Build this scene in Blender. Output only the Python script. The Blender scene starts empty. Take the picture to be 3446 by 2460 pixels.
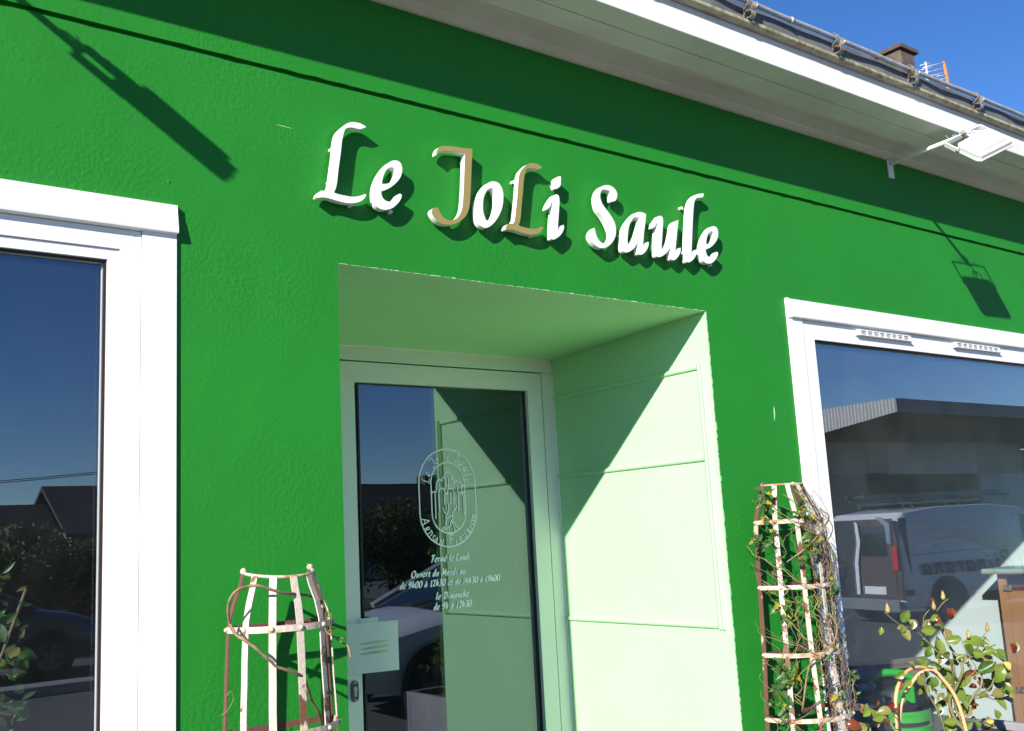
import bpy, bmesh, math, random
from mathutils import Vector, Matrix, Euler
random.seed(7)
SC = bpy.context.scene
COL = SC.collection
R = math.radians

# ------------------------------------------------------------------ camera
cam_d = bpy.data.cameras.new("camera")
cam = bpy.data.objects.new("camera", cam_d); COL.objects.link(cam)
cam_d.sensor_width = 36.0
cam_d.lens = 36.0 * 3377.9 / 3446.0
cam_d.clip_start = 0.05; cam_d.clip_end = 2000
yaw, pit, rol = R(37.26438), R(9.474565), R(-3.088231)
fw = Vector((math.sin(yaw)*math.cos(pit), math.cos(yaw)*math.cos(pit), math.sin(pit)))
rt = Vector((math.cos(yaw), -math.sin(yaw), 0.0)); up = rt.cross(fw)
r2 = rt*math.cos(rol) + up*math.sin(rol); u2 = -rt*math.sin(rol) + up*math.cos(rol)
cam.matrix_world = Matrix(((r2.x, u2.x, -fw.x, 0.0), (r2.y, u2.y, -fw.y, -2.45), (r2.z, u2.z, -fw.z, 1.6), (0, 0, 0, 1)))
SC.camera = cam

# ------------------------------------------------------------------ light
SUN_DIR = Vector((1.696, 1.0, -0.90)).normalized()          # the way the light travels
elev = math.asin(-SUN_DIR.z)
world = bpy.data.worlds.new("World"); SC.world = world; world.use_nodes = True
nt = world.node_tree; nt.nodes.clear()
sky = nt.nodes.new('ShaderNodeTexSky'); sky.sky_type = 'NISHITA'; sky.sun_disc = False
sky.sun_elevation = elev; sky.sun_rotation = math.atan2(-SUN_DIR.x, -SUN_DIR.y)
sky.air_density = 0.75; sky.dust_density = 0.0; sky.ozone_density = 3.0; sky.altitude = 20
bg = nt.nodes.new('ShaderNodeBackground'); bg.inputs['Strength'].default_value = 0.105
wo = nt.nodes.new('ShaderNodeOutputWorld')
hs = nt.nodes.new('ShaderNodeHueSaturation'); hs.inputs['Saturation'].default_value = 1.22; hs.inputs['Hue'].default_value = 0.509   # vivid phone camera colour
nt.links.new(sky.outputs[0], hs.inputs['Color']); nt.links.new(hs.outputs[0], bg.inputs[0]); nt.links.new(bg.outputs[0], wo.inputs[0])
sun_d = bpy.data.lights.new("sun", 'SUN'); sun_d.energy = 5.0; sun_d.angle = R(0.53); sun_d.color = (1.0, 0.945, 0.87)
sun = bpy.data.objects.new("sun", sun_d); COL.objects.link(sun)
sun.rotation_euler = SUN_DIR.to_track_quat('-Z', 'Y').to_euler(); sun.location = (-6, -6, 6)
SC.view_settings.view_transform = 'Standard'; SC.view_settings.look = 'None'
SC.view_settings.exposure = 0.78; SC.view_settings.gamma = 1.0
SC.view_settings.use_curve_mapping = False
SC.render.engine = 'CYCLES'
SC.cycles.max_bounces = 10; SC.cycles.transparent_max_bounces = 16; SC.cycles.glossy_bounces = 6
SC.cycles.use_denoising = True
SC.cycles.caustics_reflective = False; SC.cycles.caustics_refractive = False

# ------------------------------------------------------------------ materials
def nodes_of(name):
    m = bpy.data.materials.new(name); m.use_nodes = True
    t = m.node_tree; b = t.nodes['Principled BSDF']
    return m, t, b
def N(t, kind, **kw):
    n = t.nodes.new(kind)
    for k, v in kw.items():
        if k in n.inputs: n.inputs[k].default_value = v
        else: setattr(n, k, v)
    return n
def coords(t):
    g = N(t, 'ShaderNodeNewGeometry'); return g.outputs['Position']
def mat(name, col, rough=0.6, metal=0.0, var=0.0, vscale=6.0, col2=None, bump=0.0, bscale=60.0, spec=0.5, sharp=None, stretch=None, coat=0.0, per_object=False):
    """plain paint-like surface: base colour, a second colour mixed in by noise, fine bump"""
    m, t, b = nodes_of(name)
    b.inputs['Base Color'].default_value = (*col, 1); b.inputs['Roughness'].default_value = rough
    b.inputs['Metallic'].default_value = metal; b.inputs['Specular IOR Level'].default_value = spec
    b.inputs['Coat Weight'].default_value = coat
    pos = coords(t)
    if stretch:
        mp = N(t, 'ShaderNodeMapping'); mp.inputs['Scale'].default_value = stretch
        t.links.new(pos, mp.inputs['Vector']); pos = mp.outputs[0]
    if per_object:
        oi = N(t, 'ShaderNodeObjectInfo'); ad = N(t, 'ShaderNodeVectorMath', operation='MULTIPLY_ADD')
        t.links.new(oi.outputs['Random'], ad.inputs[0]); ad.inputs[1].default_value = (37, 19, 53)
        t.links.new(pos, ad.inputs[2]); pos = ad.outputs[0]
    if col2 is None and var > 0: col2 = tuple(c*(1-var) for c in col)
    if col2 is not None:
        n = N(t, 'ShaderNodeTexNoise', Scale=vscale, Detail=6.0, Roughness=0.62)
        t.links.new(pos, n.inputs['Vector'])
        rp = N(t, 'ShaderNodeValToRGB')
        lo, hi = sharp if sharp else (0.35, 0.68)
        rp.color_ramp.elements[0].position = lo; rp.color_ramp.elements[1].position = hi
        rp.color_ramp.elements[0].color = (*col, 1); rp.color_ramp.elements[1].color = (*col2, 1)
        t.links.new(n.outputs[0], rp.inputs[0]); t.links.new(rp.outputs[0], b.inputs['Base Color'])
    if bump > 0:
        n2 = N(t, 'ShaderNodeTexNoise', Scale=bscale, Detail=4.0)
        t.links.new(coords(t), n2.inputs['Vector'])
        bp = N(t, 'ShaderNodeBump', Strength=min(1.0, bump*1.0), Distance=0.002*max(1.0, bump))
        t.links.new(n2.outputs[0], bp.inputs['Height']); t.links.new(bp.outputs[0], b.inputs['Normal'])
    return m

def wall_material():
    m, t, b = nodes_of('green_masonry_paint')
    pos = coords(t)
    # colour: one strong green, very slightly uneven roller work, few pale scuffs
    n1 = N(t, 'ShaderNodeTexNoise', Scale=1.3, Detail=7.0, Roughness=0.6); t.links.new(pos, n1.inputs[0])
    rp = N(t, 'ShaderNodeValToRGB'); rp.color_ramp.elements[0].position = .3; rp.color_ramp.elements[1].position = .72
    rp.color_ramp.elements[0].color = (0.011, 0.184, 0.016, 1); rp.color_ramp.elements[1].color = (0.014, 0.214, 0.019, 1)
    t.links.new(n1.outputs[0], rp.inputs[0])
    mp = N(t, 'ShaderNodeMapping'); mp.inputs['Scale'].default_value = (9, 9, 1.3); mp.inputs['Rotation'].default_value = (0, .5, 0)
    t.links.new(pos, mp.inputs[0])
    sc = N(t, 'ShaderNodeTexNoise', Scale=5.0, Detail=8.0, Roughness=0.75); t.links.new(mp.outputs[0], sc.inputs[0])
    sr = N(t, 'ShaderNodeMapRange'); sr.inputs['From Min'].default_value = .735; sr.inputs['From Max'].default_value = .78
    t.links.new(sc.outputs[0], sr.inputs[0])
    mx = N(t, 'ShaderNodeMix', data_type='RGBA'); mx.inputs['B'].default_value = (.22, .5, .2, 1)
    t.links.new(sr.outputs[0], mx.inputs['Factor']); t.links.new(rp.outputs[0], mx.inputs['A'])
    t.links.new(mx.outputs['Result'], b.inputs['Base Color'])
    b.inputs['Roughness'].default_value = 0.62; b.inputs['Specular IOR Level'].default_value = 0.28
    # relief: orange peel everywhere, coarser patched render in zones, trowel waves, single blobs
    a = N(t, 'ShaderNodeTexNoise', Scale=88.0, Detail=4.0, Roughness=.55); t.links.new(pos, a.inputs[0])
    zone = N(t, 'ShaderNodeTexNoise', Scale=2.3, Detail=3.0, Roughness=.5); t.links.new(pos, zone.inputs[0])
    zr = N(t, 'ShaderNodeMapRange'); zr.inputs['From Min'].default_value = .47; zr.inputs['From Max'].default_value = .60
    zr.inputs['To Min'].default_value = .32; zr.inputs['To Max'].default_value = 1.25
    t.links.new(zone.outputs[0], zr.inputs[0])
    c = N(t, 'ShaderNodeMath', operation='MULTIPLY'); t.links.new(a.outputs[0], c.inputs[0]); t.links.new(zr.outputs[0], c.inputs[1])
    w = N(t, 'ShaderNodeTexNoise', Scale=9.0, Detail=3.0, Roughness=.5); t.links.new(pos, w.inputs[0])
    wm = N(t, 'ShaderNodeMath', operation='MULTIPLY_ADD'); wm.inputs[1].default_value = 0.8
    t.links.new(w.outputs[0], wm.inputs[0]); t.links.new(c.outputs[0], wm.inputs[2])
    v = N(t, 'ShaderNodeTexVoronoi', Scale=11.0); t.links.new(pos, v.inputs['Vector'])
    vr = N(t, 'ShaderNodeMapRange'); vr.inputs['From Min'].default_value = .0; vr.inputs['From Max'].default_value = .055
    vr.inputs['To Min'].default_value = 1.3; vr.inputs['To Max'].default_value = 0
    t.links.new(v.outputs['Distance'], vr.inputs[0])
    wn = N(t, 'ShaderNodeMath', operation='GREATER_THAN'); wn.inputs[1].default_value = .62
    sp = N(t, 'ShaderNodeSeparateColor'); t.links.new(v.outputs['Color'], sp.inputs[0]); t.links.new(sp.outputs[0], wn.inputs[0])
    vm = N(t, 'ShaderNodeMath', operation='MULTIPLY'); t.links.new(vr.outputs[0], vm.inputs[0]); t.links.new(wn.outputs[0], vm.inputs[1])
    ad = N(t, 'ShaderNodeMath', operation='ADD'); t.links.new(wm.outputs[0], ad.inputs[0]); t.links.new(vm.outputs[0], ad.inputs[1])
    bp = N(t, 'ShaderNodeBump', Strength=0.75, Distance=0.0024); t.links.new(ad.outputs[0], bp.inputs['Height'])
    t.links.new(bp.outputs[0], b.inputs['Normal'])
    return m

def glass_mat(name, refl, tint, dirt=0.02):
    """window pane seen as a thin sheet: part mirror (angle dependent), part clear, a trace of dust"""
    m = bpy.data.materials.new(name); m.use_nodes = True; t = m.node_tree; t.nodes.clear()
    out = N(t, 'ShaderNodeOutputMaterial')
    gl = N(t, 'ShaderNodeBsdfGlossy'); gl.inputs['Roughness'].default_value = 0.0; gl.inputs['Color'].default_value = (.80, .90, 1, 1)
    tr = N(t, 'ShaderNodeBsdfTransparent'); tr.inputs['Color'].default_value = (*tint, 1)
    # two-sided Fresnel: refl + (1 - refl) * (1 - |N.I|)^5
    gg = N(t, 'ShaderNodeNewGeometry'); dt = N(t, 'ShaderNodeVectorMath', operation='DOT_PRODUCT')
    t.links.new(gg.outputs['Normal'], dt.inputs[0]); t.links.new(gg.outputs['Incoming'], dt.inputs[1])
    ab = N(t, 'ShaderNodeMath', operation='ABSOLUTE'); t.links.new(dt.outputs['Value'], ab.inputs[0])
    om = N(t, 'ShaderNodeMath', operation='SUBTRACT'); om.inputs[0].default_value = 1.0; t.links.new(ab.outputs[0], om.inputs[1])
    pw = N(t, 'ShaderNodeMath', operation='POWER'); pw.inputs[1].default_value = 5.0; t.links.new(om.outputs[0], pw.inputs[0])
    mr = N(t, 'ShaderNodeMath', operation='MULTIPLY_ADD'); mr.inputs[1].default_value = 1-refl; mr.inputs[2].default_value = refl
    t.links.new(pw.outputs[0], mr.inputs[0])
    mx = N(t, 'ShaderNodeMixShader'); t.links.new(mr.outputs[0], mx.inputs[0])
    t.links.new(tr.outputs[0], mx.inputs[1]); t.links.new(gl.outputs[0], mx.inputs[2])
    df = N(t, 'ShaderNodeBsdfDiffuse'); df.inputs['Color'].default_value = (.6, .62, .6, 1)
    n = N(t, 'ShaderNodeTexNoise', Scale=2.2, Detail=8.0, Roughness=.7); t.links.new(coords(t), n.inputs[0])
    nr = N(t, 'ShaderNodeMapRange'); nr.inputs['From Min'].default_value = .35; nr.inputs['From Max'].default_value = .8
    nr.inputs['To Min'].default_value = dirt*.3; nr.inputs['To Max'].default_value = dirt*1.8
    t.links.new(n.outputs[0], nr.inputs[0])
    m2 = N(t, 'ShaderNodeMixShader'); t.links.new(nr.outputs[0], m2.inputs[0])
    t.links.new(mx.outputs[0], m2.inputs[1]); t.links.new(df.outputs[0], m2.inputs[2])
    t.links.new(m2.outputs[0], out.inputs[0])
    return m

def leaf_mat(name, col, col2, trans=0.35, rough=0.38):
    m, t, b = nodes_of(name)
    oi = N(t, 'ShaderNodeObjectInfo'); n = N(t, 'ShaderNodeTexNoise', Scale=45.0, Detail=3.0); t.links.new(coords(t), n.inputs[0])
    ma = N(t, 'ShaderNodeMath', operation='ADD'); t.links.new(oi.outputs['Random'], ma.inputs[0]); t.links.new(n.outputs[0], ma.inputs[1])
    rp = N(t, 'ShaderNodeValToRGB'); rp.color_ramp.elements[0].position = .35; rp.color_ramp.elements[1].position = 1.25 if False else 1.0
    rp.color_ramp.elements[0].color = (*col, 1); rp.color_ramp.elements[1].color = (*col2, 1)
    t.links.new(ma.outputs[0], rp.inputs[0]); t.links.new(rp.outputs[0], b.inputs['Base Color'])
    b.inputs['Roughness'].default_value = rough
    tl = N(t, 'ShaderNodeBsdfTranslucent'); t.links.new(rp.outputs[0], tl.inputs[0])
    mx = N(t, 'ShaderNodeMixShader'); mx.inputs[0].default_value = trans
    out = t.nodes['Material Output']
    t.links.new(b.outputs[0], mx.inputs[1]); t.links.new(tl.outputs[0], mx.inputs[2]); t.links.new(mx.outputs[0], out.inputs[0])
    return m

M = {}
M['wall'] = wall_material()
M['mint'] = mat('mint_wall_paint', (.41, .70, .395), .55, var=.05, vscale=3, bump=.25, bscale=90, spec=.3)
M['mint_bounce_lit'] = mat('bounce_lit_mint_paint', (.44, .80, .39), .6, var=.05, vscale=3, bump=.25, bscale=90, spec=.3)  # same mint, raised to paint bounce light on the doorway ceiling
M['door'] = mat('pale_green_door_paint', (.82, .81, .74), .38, var=.03, vscale=4, spec=.45)
M['white'] = mat('white_pvc', (.80, .80, .79), .35, var=.03, vscale=5, spec=.5)
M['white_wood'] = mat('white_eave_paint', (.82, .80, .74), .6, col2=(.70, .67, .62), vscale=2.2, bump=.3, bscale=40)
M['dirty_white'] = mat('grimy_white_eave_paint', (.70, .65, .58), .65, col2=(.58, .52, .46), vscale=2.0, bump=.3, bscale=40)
M['seam'] = mat('dark_joint', (.02, .022, .02), .8)
M['gasket'] = mat('black_rubber_gasket', (.012, .013, .015), .45)
M['bead'] = mat('brown_glazing_edge', (.16, .07, .05), .5)
M['zinc_bead'] = mat('lichen_stained_zinc', (.42, .40, .25), .6, col2=(.17, .15, .06), vscale=34, bump=.8, bscale=160, sharp=(.42, .66))
M['zinc_under'] = mat('stained_ledge_underside', (.46, .44, .44), .7, col2=(.25, .18, .14), vscale=7, sharp=(.38, .75), stretch=(1, 3, 6))
M['zinc_dark'] = mat('weathered_grey_zinc', (.115, .115, .115), .55, col2=(.17, .17, .165), vscale=14, bump=.5, bscale=90, sharp=(.45, .8))
M['zinc_pipe'] = mat('zinc_roll', (.46, .46, .50), .42, .2, col2=(.30, .30, .32), vscale=30, bump=.4, bscale=140)
M['bracket'] = mat('galvanised_strap', (.30, .28, .22), .55, .2, col2=(.16, .09, .05), vscale=40, sharp=(.5, .62))
M['concrete'] = mat('sooty_concrete', (.13, .095, .07), .85, col2=(.06, .045, .035), vscale=6, bump=1.0, bscale=25)
M['letter_white'] = mat('white_letter_acrylic', (.82, .82, .81), .32, spec=.5)
M['letter_gold'] = mat('matt_gold_film', (.30, .235, .085), .55, spec=.3)
M['print_white'] = mat('white_vinyl', (.95, .95, .94), .6)
M['print_gold'] = mat('gold_vinyl', (.62, .42, .06), .6)
M['glass_left'] = glass_mat('window_glass', .18, (.86, .90, .92), .012)
M['glass_inner'] = glass_mat('inner_window_glass', .06, (.95, .98, .99), .0)
M['glass_right'] = glass_mat('shop_window_glass', .26, (.97, .99, 1.0), .03)
M['glass_door'] = glass_mat('door_glass', .17, (.55, .60, .60), .012)
M['glass_door_in'] = glass_mat('inner_door_glass', .09, (.55, .60, .60), .0)
M['metal_grey'] = mat('dark_grey_metal', (.09, .11, .11), .35, .7)
M['steel'] = mat('brushed_steel', (.5, .5, .5), .3, 1.0)
M['rust_slat'] = mat('flaking_white_paint_on_rust', (.53, .45, .365), .6, col2=(.15, .065, .035), vscale=9, sharp=(.535, .56), bump=.8, bscale=120, per_object=True, stretch=(1, 1, .8))
M['rusty_slat'] = mat('rusty_iron', (.13, .055, .04), .75, col2=(.55, .36, .26), vscale=11, sharp=(.60, .63), bump=.9, bscale=120, per_object=True)
M['rust_band'] = mat('rust_stained_band', (.50, .42, .34), .6, col2=(.42, .17, .07), vscale=17, sharp=(.50, .62), bump=.8, bscale=120)
M['twig'] = mat('dry_brown_stem', (.30, .20, .115), .7, col2=(.14, .08, .05), vscale=40, bump=.6, bscale=150)
M['tendril'] = mat('yellow_green_stem', (.22, .24, .05), .6, col2=(.20, .10, .05), vscale=14, sharp=(.48, .6))
M['tendril_dark'] = mat('dry_dark_tendril', (.10, .07, .05), .7)
M['vine_leaf'] = leaf_mat('vine_leaf', (.055, .13, .04), (.10, .19, .05))
M['yellow_leaf'] = leaf_mat('yellowing_leaf', (.30, .30, .04), (.45, .36, .04))
M['rose_leaf'] = leaf_mat('rose_leaf', (.035, .10, .018), (.17, .24, .035), .3, .28)
M['rose_leaf_olive'] = leaf_mat('olive_rose_leaf', (.12, .14, .028), (.27, .24, .08), .3, .32)
M['rose_leaf_red'] = leaf_mat('young_red_leaf', (.16, .014, .010), (.19, .05, .015), .22, .2)
M['rose_stem'] = mat('rose_cane', (.24, .17, .08), .5, col2=(.10, .14, .04), vscale=12)
M['bud'] = mat('rose_bud', (.40, .34, .08), .5, col2=(.30, .10, .06), vscale=60)
M['rose_petal'] = leaf_mat('yellow_petal', (.75, .55, .08), (.80, .66, .2), .4, .5)
M['tulip'] = leaf_mat('striped_petal', (.55, .16, .08), (.75, .5, .25), .4, .4)
M['cane'] = mat('peeled_rattan', (.66, .40, .20), .45, col2=(.60, .33, .14), vscale=20)
M['planter'] = mat('grey_fibre_cement', (.30, .29, .31), .8, col2=(.20, .19, .22), vscale=4, bump=.6, bscale=50)
M['soil'] = mat('potting_soil', (.03, .02, .015), .95, bump=1, bscale=40)
M['terracotta'] = mat('terracotta', (.35, .14, .07), .8)
M['floor_in'] = mat('grey_shop_floor', (.13, .135, .135), .5, var=.2, vscale=3)
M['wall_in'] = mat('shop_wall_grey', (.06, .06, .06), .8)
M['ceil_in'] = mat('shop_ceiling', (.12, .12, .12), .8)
M['mint_in'] = mat('pale_mint_partition', (.80, .90, .85), .7, var=.02)
M['wood'] = mat('varnished_plywood', (.55, .28, .12), .4, col2=(.42, .19, .08), vscale=5, stretch=(1, 1, .2))
M['wood_lid_shade'] = mat('lid_shaded_wood', (.17, .06, .03), .5, var=.3, vscale=6)  # wood darkened to put the lid's shadow into the colour
M['mint_lid'] = mat('mint_lid_paint', (.35, .55, .44), .5)
M['vac_green'] = mat('bright_green_plastic', (.05, .55, .05), .35)
M['vac_black'] = mat('black_plastic', (.018, .018, .018), .45)
M['blue_plastic'] = mat('blue_crate_plastic', (.03, .08, .22), .45)
M['grey_plastic'] = mat('grey_bin_plastic', (.13, .14, .16), .5)
M['clear_bag'] = mat('pale_bag_plastic', (.35, .36, .36), .3)
M['asphalt'] = mat('asphalt', (.13, .125, .12), .9, col2=(.10, .095, .09), vscale=1.2, bump=.8, bscale=30)
M['pavement'] = mat('brownish_pavement', (.38, .355, .32), .9, var=.3, vscale=2, bump=.6, bscale=30)
M['kerb'] = mat('pale_kerb_stone', (.38, .37, .35), .85, var=.2, vscale=4)
M['grass'] = mat('rough_grass', (.05, .07, .02), .95, var=.5, vscale=1.0, bump=1, bscale=8)
M['hedge'] = leaf_mat('hedge_leaf', (.025, .042, .012), (.07, .085, .022), .3, .6)
M['hedge_rust'] = leaf_mat('rusty_shrub_leaf', (.14, .05, .02), (.2, .1, .04), .3, .6)
M['bark'] = mat('bark', (.08, .06, .045), .9)
M['slate'] = mat('dark_slate', (.055, .045, .045), .7, var=.4, vscale=5, bump=.8, bscale=12)
M['render'] = mat('grey_render', (.36, .33, .29), .85, var=.2, vscale=2)
M['beige'] = mat('beige_render', (.50, .42, .30), .85)
M['clad'] = mat('grey_corrugated_cladding', (.58, .55, .54), .5, var=.1, vscale=2)
M['clad_shaded'] = mat('shaded_steel_fascia', (.10, .12, .14), .5)  # dark tone paints the shade on the face turned from the sun
M['under'] = mat('brown_canopy_underside', (.10, .09, .07), .8)
M['panel'] = mat('light_grey_panel', (.66, .65, .67), .6)
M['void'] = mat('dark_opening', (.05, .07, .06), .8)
M['car_white'] = mat('white_car_paint', (.68, .69, .74), .25, spec=.6, coat=.6)
M['car_dark'] = mat('dark_car_paint', (.05, .045, .06), .25, spec=.6, coat=.6)
M['van_grey'] = mat('pale_grey_van_paint', (.66, .67, .68), .3, spec=.6, coat=.5)
M['van_brown_shaded'] = mat('shaded_maroon_van_paint', (.055, .028, .028), .6)  # maroon darkened to paint in the shade on the van's rear
M['van_text'] = mat('maroon_vinyl', (.07, .012, .014), .5)
M['car_glass'] = mat('tinted_car_glass', (.015, .02, .025), .04, spec=1.0)
M['tyre'] = mat('tyre_rubber', (.015, .015, .015), .85)
M['rim'] = mat('wheel_alloy', (.10, .10, .105), .35, .6)
M['red_lamp'] = mat('red_tail_lamp', (.5, .02, .02), .15, spec=.8)
M['pillar_highlight'] = mat('painted_pillar_highlight', (.7, .7, .7), .2, .9)  # bright tone for the highlight painted on the van's rear pillar
M['orange'] = mat('orange_plastic', (.72, .26, .06), .5)
M['alu'] = mat('aluminium', (.68, .68, .68), .35, .3)

# ------------------------------------------------------------------ object helpers
ROOT_LOC = {}
def root_of(o):
    while o.parent: o = o.parent
    return o
def tag(o, label=None, cat=None, group=None, kind=None):
    if label: o['label'] = label
    if cat: o['category'] = cat
    if group: o['group'] = group
    if kind: o['kind'] = kind
    return o
def empty(name, loc, label, cat, group=None):
    o = bpy.data.objects.new(name, None); COL.objects.link(o); o.location = loc; o.empty_display_size = .1
    return tag(o, label, cat, group)
def mesh(name, verts, faces, m, parent=None, smooth=False, mats=None, fmat=None):
    me = bpy.data.meshes.new(name)
    off = Vector((0, 0, 0))
    if parent: off = root_of(parent).location
    me.from_pydata([tuple(Vector(v) - off) for v in verts], [], faces)
    for mm in (mats or [m]): me.materials.append(mm)
    if fmat: me.polygons.foreach_set('material_index', fmat)
    if smooth: me.polygons.foreach_set('use_smooth', [True]*len(me.polygons))
    me.update()
    o = bpy.data.objects.new(name, me); COL.objects.link(o)
    if parent: o.parent = parent
    return o
def fix(o):
    bm = bmesh.new(); bm.from_mesh(o.data); bmesh.ops.recalc_face_normals(bm, faces=bm.faces[:]); bm.to_mesh(o.data); bm.free(); return o
def auto_smooth(o, deg=40):
    me = o.data
    me.polygons.foreach_set('use_smooth', [True]*len(me.polygons))
    bm = bmesh.new(); bm.from_mesh(me)
    for e in bm.edges:
        if len(e.link_faces) == 2 and e.calc_face_angle(0) > R(deg): e.smooth = False
    bm.to_mesh(me); bm.free(); return o
class MB:
    def __init__(s): s.v = []; s.f = []; s.m = []
    def add(s, vs, fs, mi=0):
        n = len(s.v); s.v += [tuple(v) for v in vs]; s.f += [tuple(i+n for i in f) for f in fs]; s.m += [mi]*len(fs); return s
    def box(s, x0, x1, y0, y1, z0, z1, mi=0):
        vs = [(x, y, z) for z in (z0, z1) for y in (y0, y1) for x in (x0, x1)]
        return s.add(vs, [(0,2,3,1),(4,5,7,6),(0,1,5,4),(2,6,7,3),(0,4,6,2),(1,3,7,5)], mi)
    def obox(s, c, ax, ay, az, mi=0):          # oriented box from centre and three half vectors
        c = Vector(c); ax = Vector(ax); ay = Vector(ay); az = Vector(az)
        vs = [c+ax*i+ay*j+az*k for k in (-1,1) for j in (-1,1) for i in (-1,1)]
        return s.add(vs, [(0,2,3,1),(4,5,7,6),(0,1,5,4),(2,6,7,3),(0,4,6,2),(1,3,7,5)], mi)
    def prism_x(s, prof, x0, x1, closed=True, mi=0):   # profile in (y,z) swept along x
        n = len(prof); vs = [(x0, y, z) for y, z in prof] + [(x1, y, z) for y, z in prof]
        fs = [(i, (i+1) % n, n+(i+1) % n, n+i) for i in range(n if closed else n-1)]
        if closed: fs += [tuple(range(n))[::-1], tuple(range(n, 2*n))]
        return s.add(vs, fs, mi)
    def prism(s, poly, d, mi=0):               # planar 3D polygon extruded by vector d
        n = len(poly); d = Vector(d); vs = [Vector(p) for p in poly]; vs += [v+d for v in vs]
        return s.add(vs, [tuple(range(n))[::-1], tuple(range(n, 2*n))] + [(i, (i+1) % n, n+(i+1) % n, n+i) for i in range(n)], mi)
    def tube(s, path, r, seg=6, cap=True, mi=0):
        path = [Vector(p) for p in path]; n = len(path)
        rs = r if isinstance(r, (list, tuple)) else [r]*n
        base = len(s.v); up0 = Vector((0, 0, 1)); prev = None
        for i, p in enumerate(path):
            d = (path[min(i+1, n-1)] - path[max(i-1, 0)])
            if d.length < 1e-9: d = Vector((0, 0, 1))
            d.normalize()
            if prev is None:
                a = d.orthogonal().normalized()
            else:
                a = prev - d*prev.dot(d)
                a = a.normalized() if a.length > 1e-6 else d.orthogonal().normalized()
            prev = a; b = d.cross(a)
            for k in range(seg):
                t = 2*math.pi*k/seg
                s.v.append(tuple(p + (a*math.cos(t) + b*math.sin(t))*rs[i]))
        for i in range(n-1):
            for k in range(seg):
                s.f.append((base+i*seg+k, base+i*seg+(k+1) % seg, base+(i+1)*seg+(k+1) % seg, base+(i+1)*seg+k)); s.m.append(mi)
        if cap:
            s.f.append(tuple(base+k for k in range(seg))[::-1]); s.m.append(mi)
            s.f.append(tuple(base+(n-1)*seg+k for k in range(seg))); s.m.append(mi)
        return s
    def ball(s, c, r, seg=8, rings=5, sq=(1,1,1), mi=0):
        c = Vector(c); base = len(s.v)
        s.v.append((c.x, c.y, c.z+r*sq[2]))
        for i in range(1, rings):
            th = math.pi*i/rings
            for k in range(seg):
                ph = 2*math.pi*k/seg
                s.v.append((c.x+r*sq[0]*math.sin(th)*math.cos(ph), c.y+r*sq[1]*math.sin(th)*math.sin(ph), c.z+r*sq[2]*math.cos(th)))
        s.v.append((c.x, c.y, c.z-r*sq[2])); last = len(s.v)-1
        for k in range(seg):
            s.f.append((base, base+1+k, base+1+(k+1) % seg)); s.m.append(mi)
            s.f.append((last, base+1+(rings-2)*seg+(k+1) % seg, base+1+(rings-2)*seg+k)); s.m.append(mi)
        for i in range(rings-2):
            for k in range(seg):
                a = base+1+i*seg
                s.f.append((a+k, a+seg+k, a+seg+(k+1) % seg, a+(k+1) % seg)); s.m.append(mi)
        return s
    def build(s, name, m, parent=None, smooth=False, bevel=0, deg=None, mats=None):
        o = mesh(name, s.v, s.f, m, parent, smooth, mats, s.m if mats else None)
        if deg: auto_smooth(o, deg)
        if bevel:
            b = o.modifiers.new('bevel', 'BEVEL'); b.width = bevel; b.segments = 2; b.limit_method = 'ANGLE'; b.angle_limit = R(40)
        return o
def catmull(pts, closed=False, sub=5, corner=None):
    """smooth a polyline; with corner (degrees) sharp turns stay sharp"""
    n = len(pts); P = [Vector((*p, 0)) if len(p) == 2 else Vector(p) for p in pts]
    sharp = set()
    if corner is not None:
        for i in range(n):
            if not closed and i in (0, n-1): continue
            a = P[i]-P[i-1]; b = P[(i+1) % n]-P[i]
            if a.length > 0 and b.length > 0 and a.angle(b) > R(corner): sharp.add(i)
    out = []; rng = range(n if closed else n-1)
    for i in rng:
        p1, p2 = P[i], P[(i+1) % n]
        p0 = P[i-1] if (closed or i > 0) else p1*2-p2
        p3 = P[(i+2) % n] if (closed or i+2 < n) else p2*2-p1
        if i in sharp: p0 = p1*2-p2
        if (i+1) % n in sharp: p3 = p2*2-p1
        for k in range(sub):
            t = k/sub
            out.append(.5*((2*p1)+(-p0+p2)*t+(2*p0-5*p1+4*p2-p3)*t*t+(-p0+3*p1-3*p2+p3)*t**3))
    if not closed: out.append(P[-1])
    return out
def filled(contours, thick):
    """flat outline(s) with holes -> solid mesh data in local XY, thickness along Z"""
    cu = bpy.data.curves.new('outline', 'CURVE'); cu.dimensions = '2D'; cu.fill_mode = 'BOTH'; cu.extrude = thick/2
    for c in contours:
        s = cu.splines.new('POLY'); s.points.add(len(c)-1); s.use_cyclic_u = True
        for p, q in zip(s.points, c): p.co = (q[0], q[1], 0, 1)
    o = bpy.data.objects.new('outline', cu); COL.objects.link(o)
    dg = bpy.context.evaluated_depsgraph_get(); me = bpy.data.meshes.new_from_object(o.evaluated_get(dg))
    bpy.data.objects.remove(o); bpy.data.curves.remove(cu)
    vs = [v.co.copy() for v in me.vertices]; fs = [tuple(p.vertices) for p in me.polygons]; bpy.data.meshes.remove(me)
    return vs, fs
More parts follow.
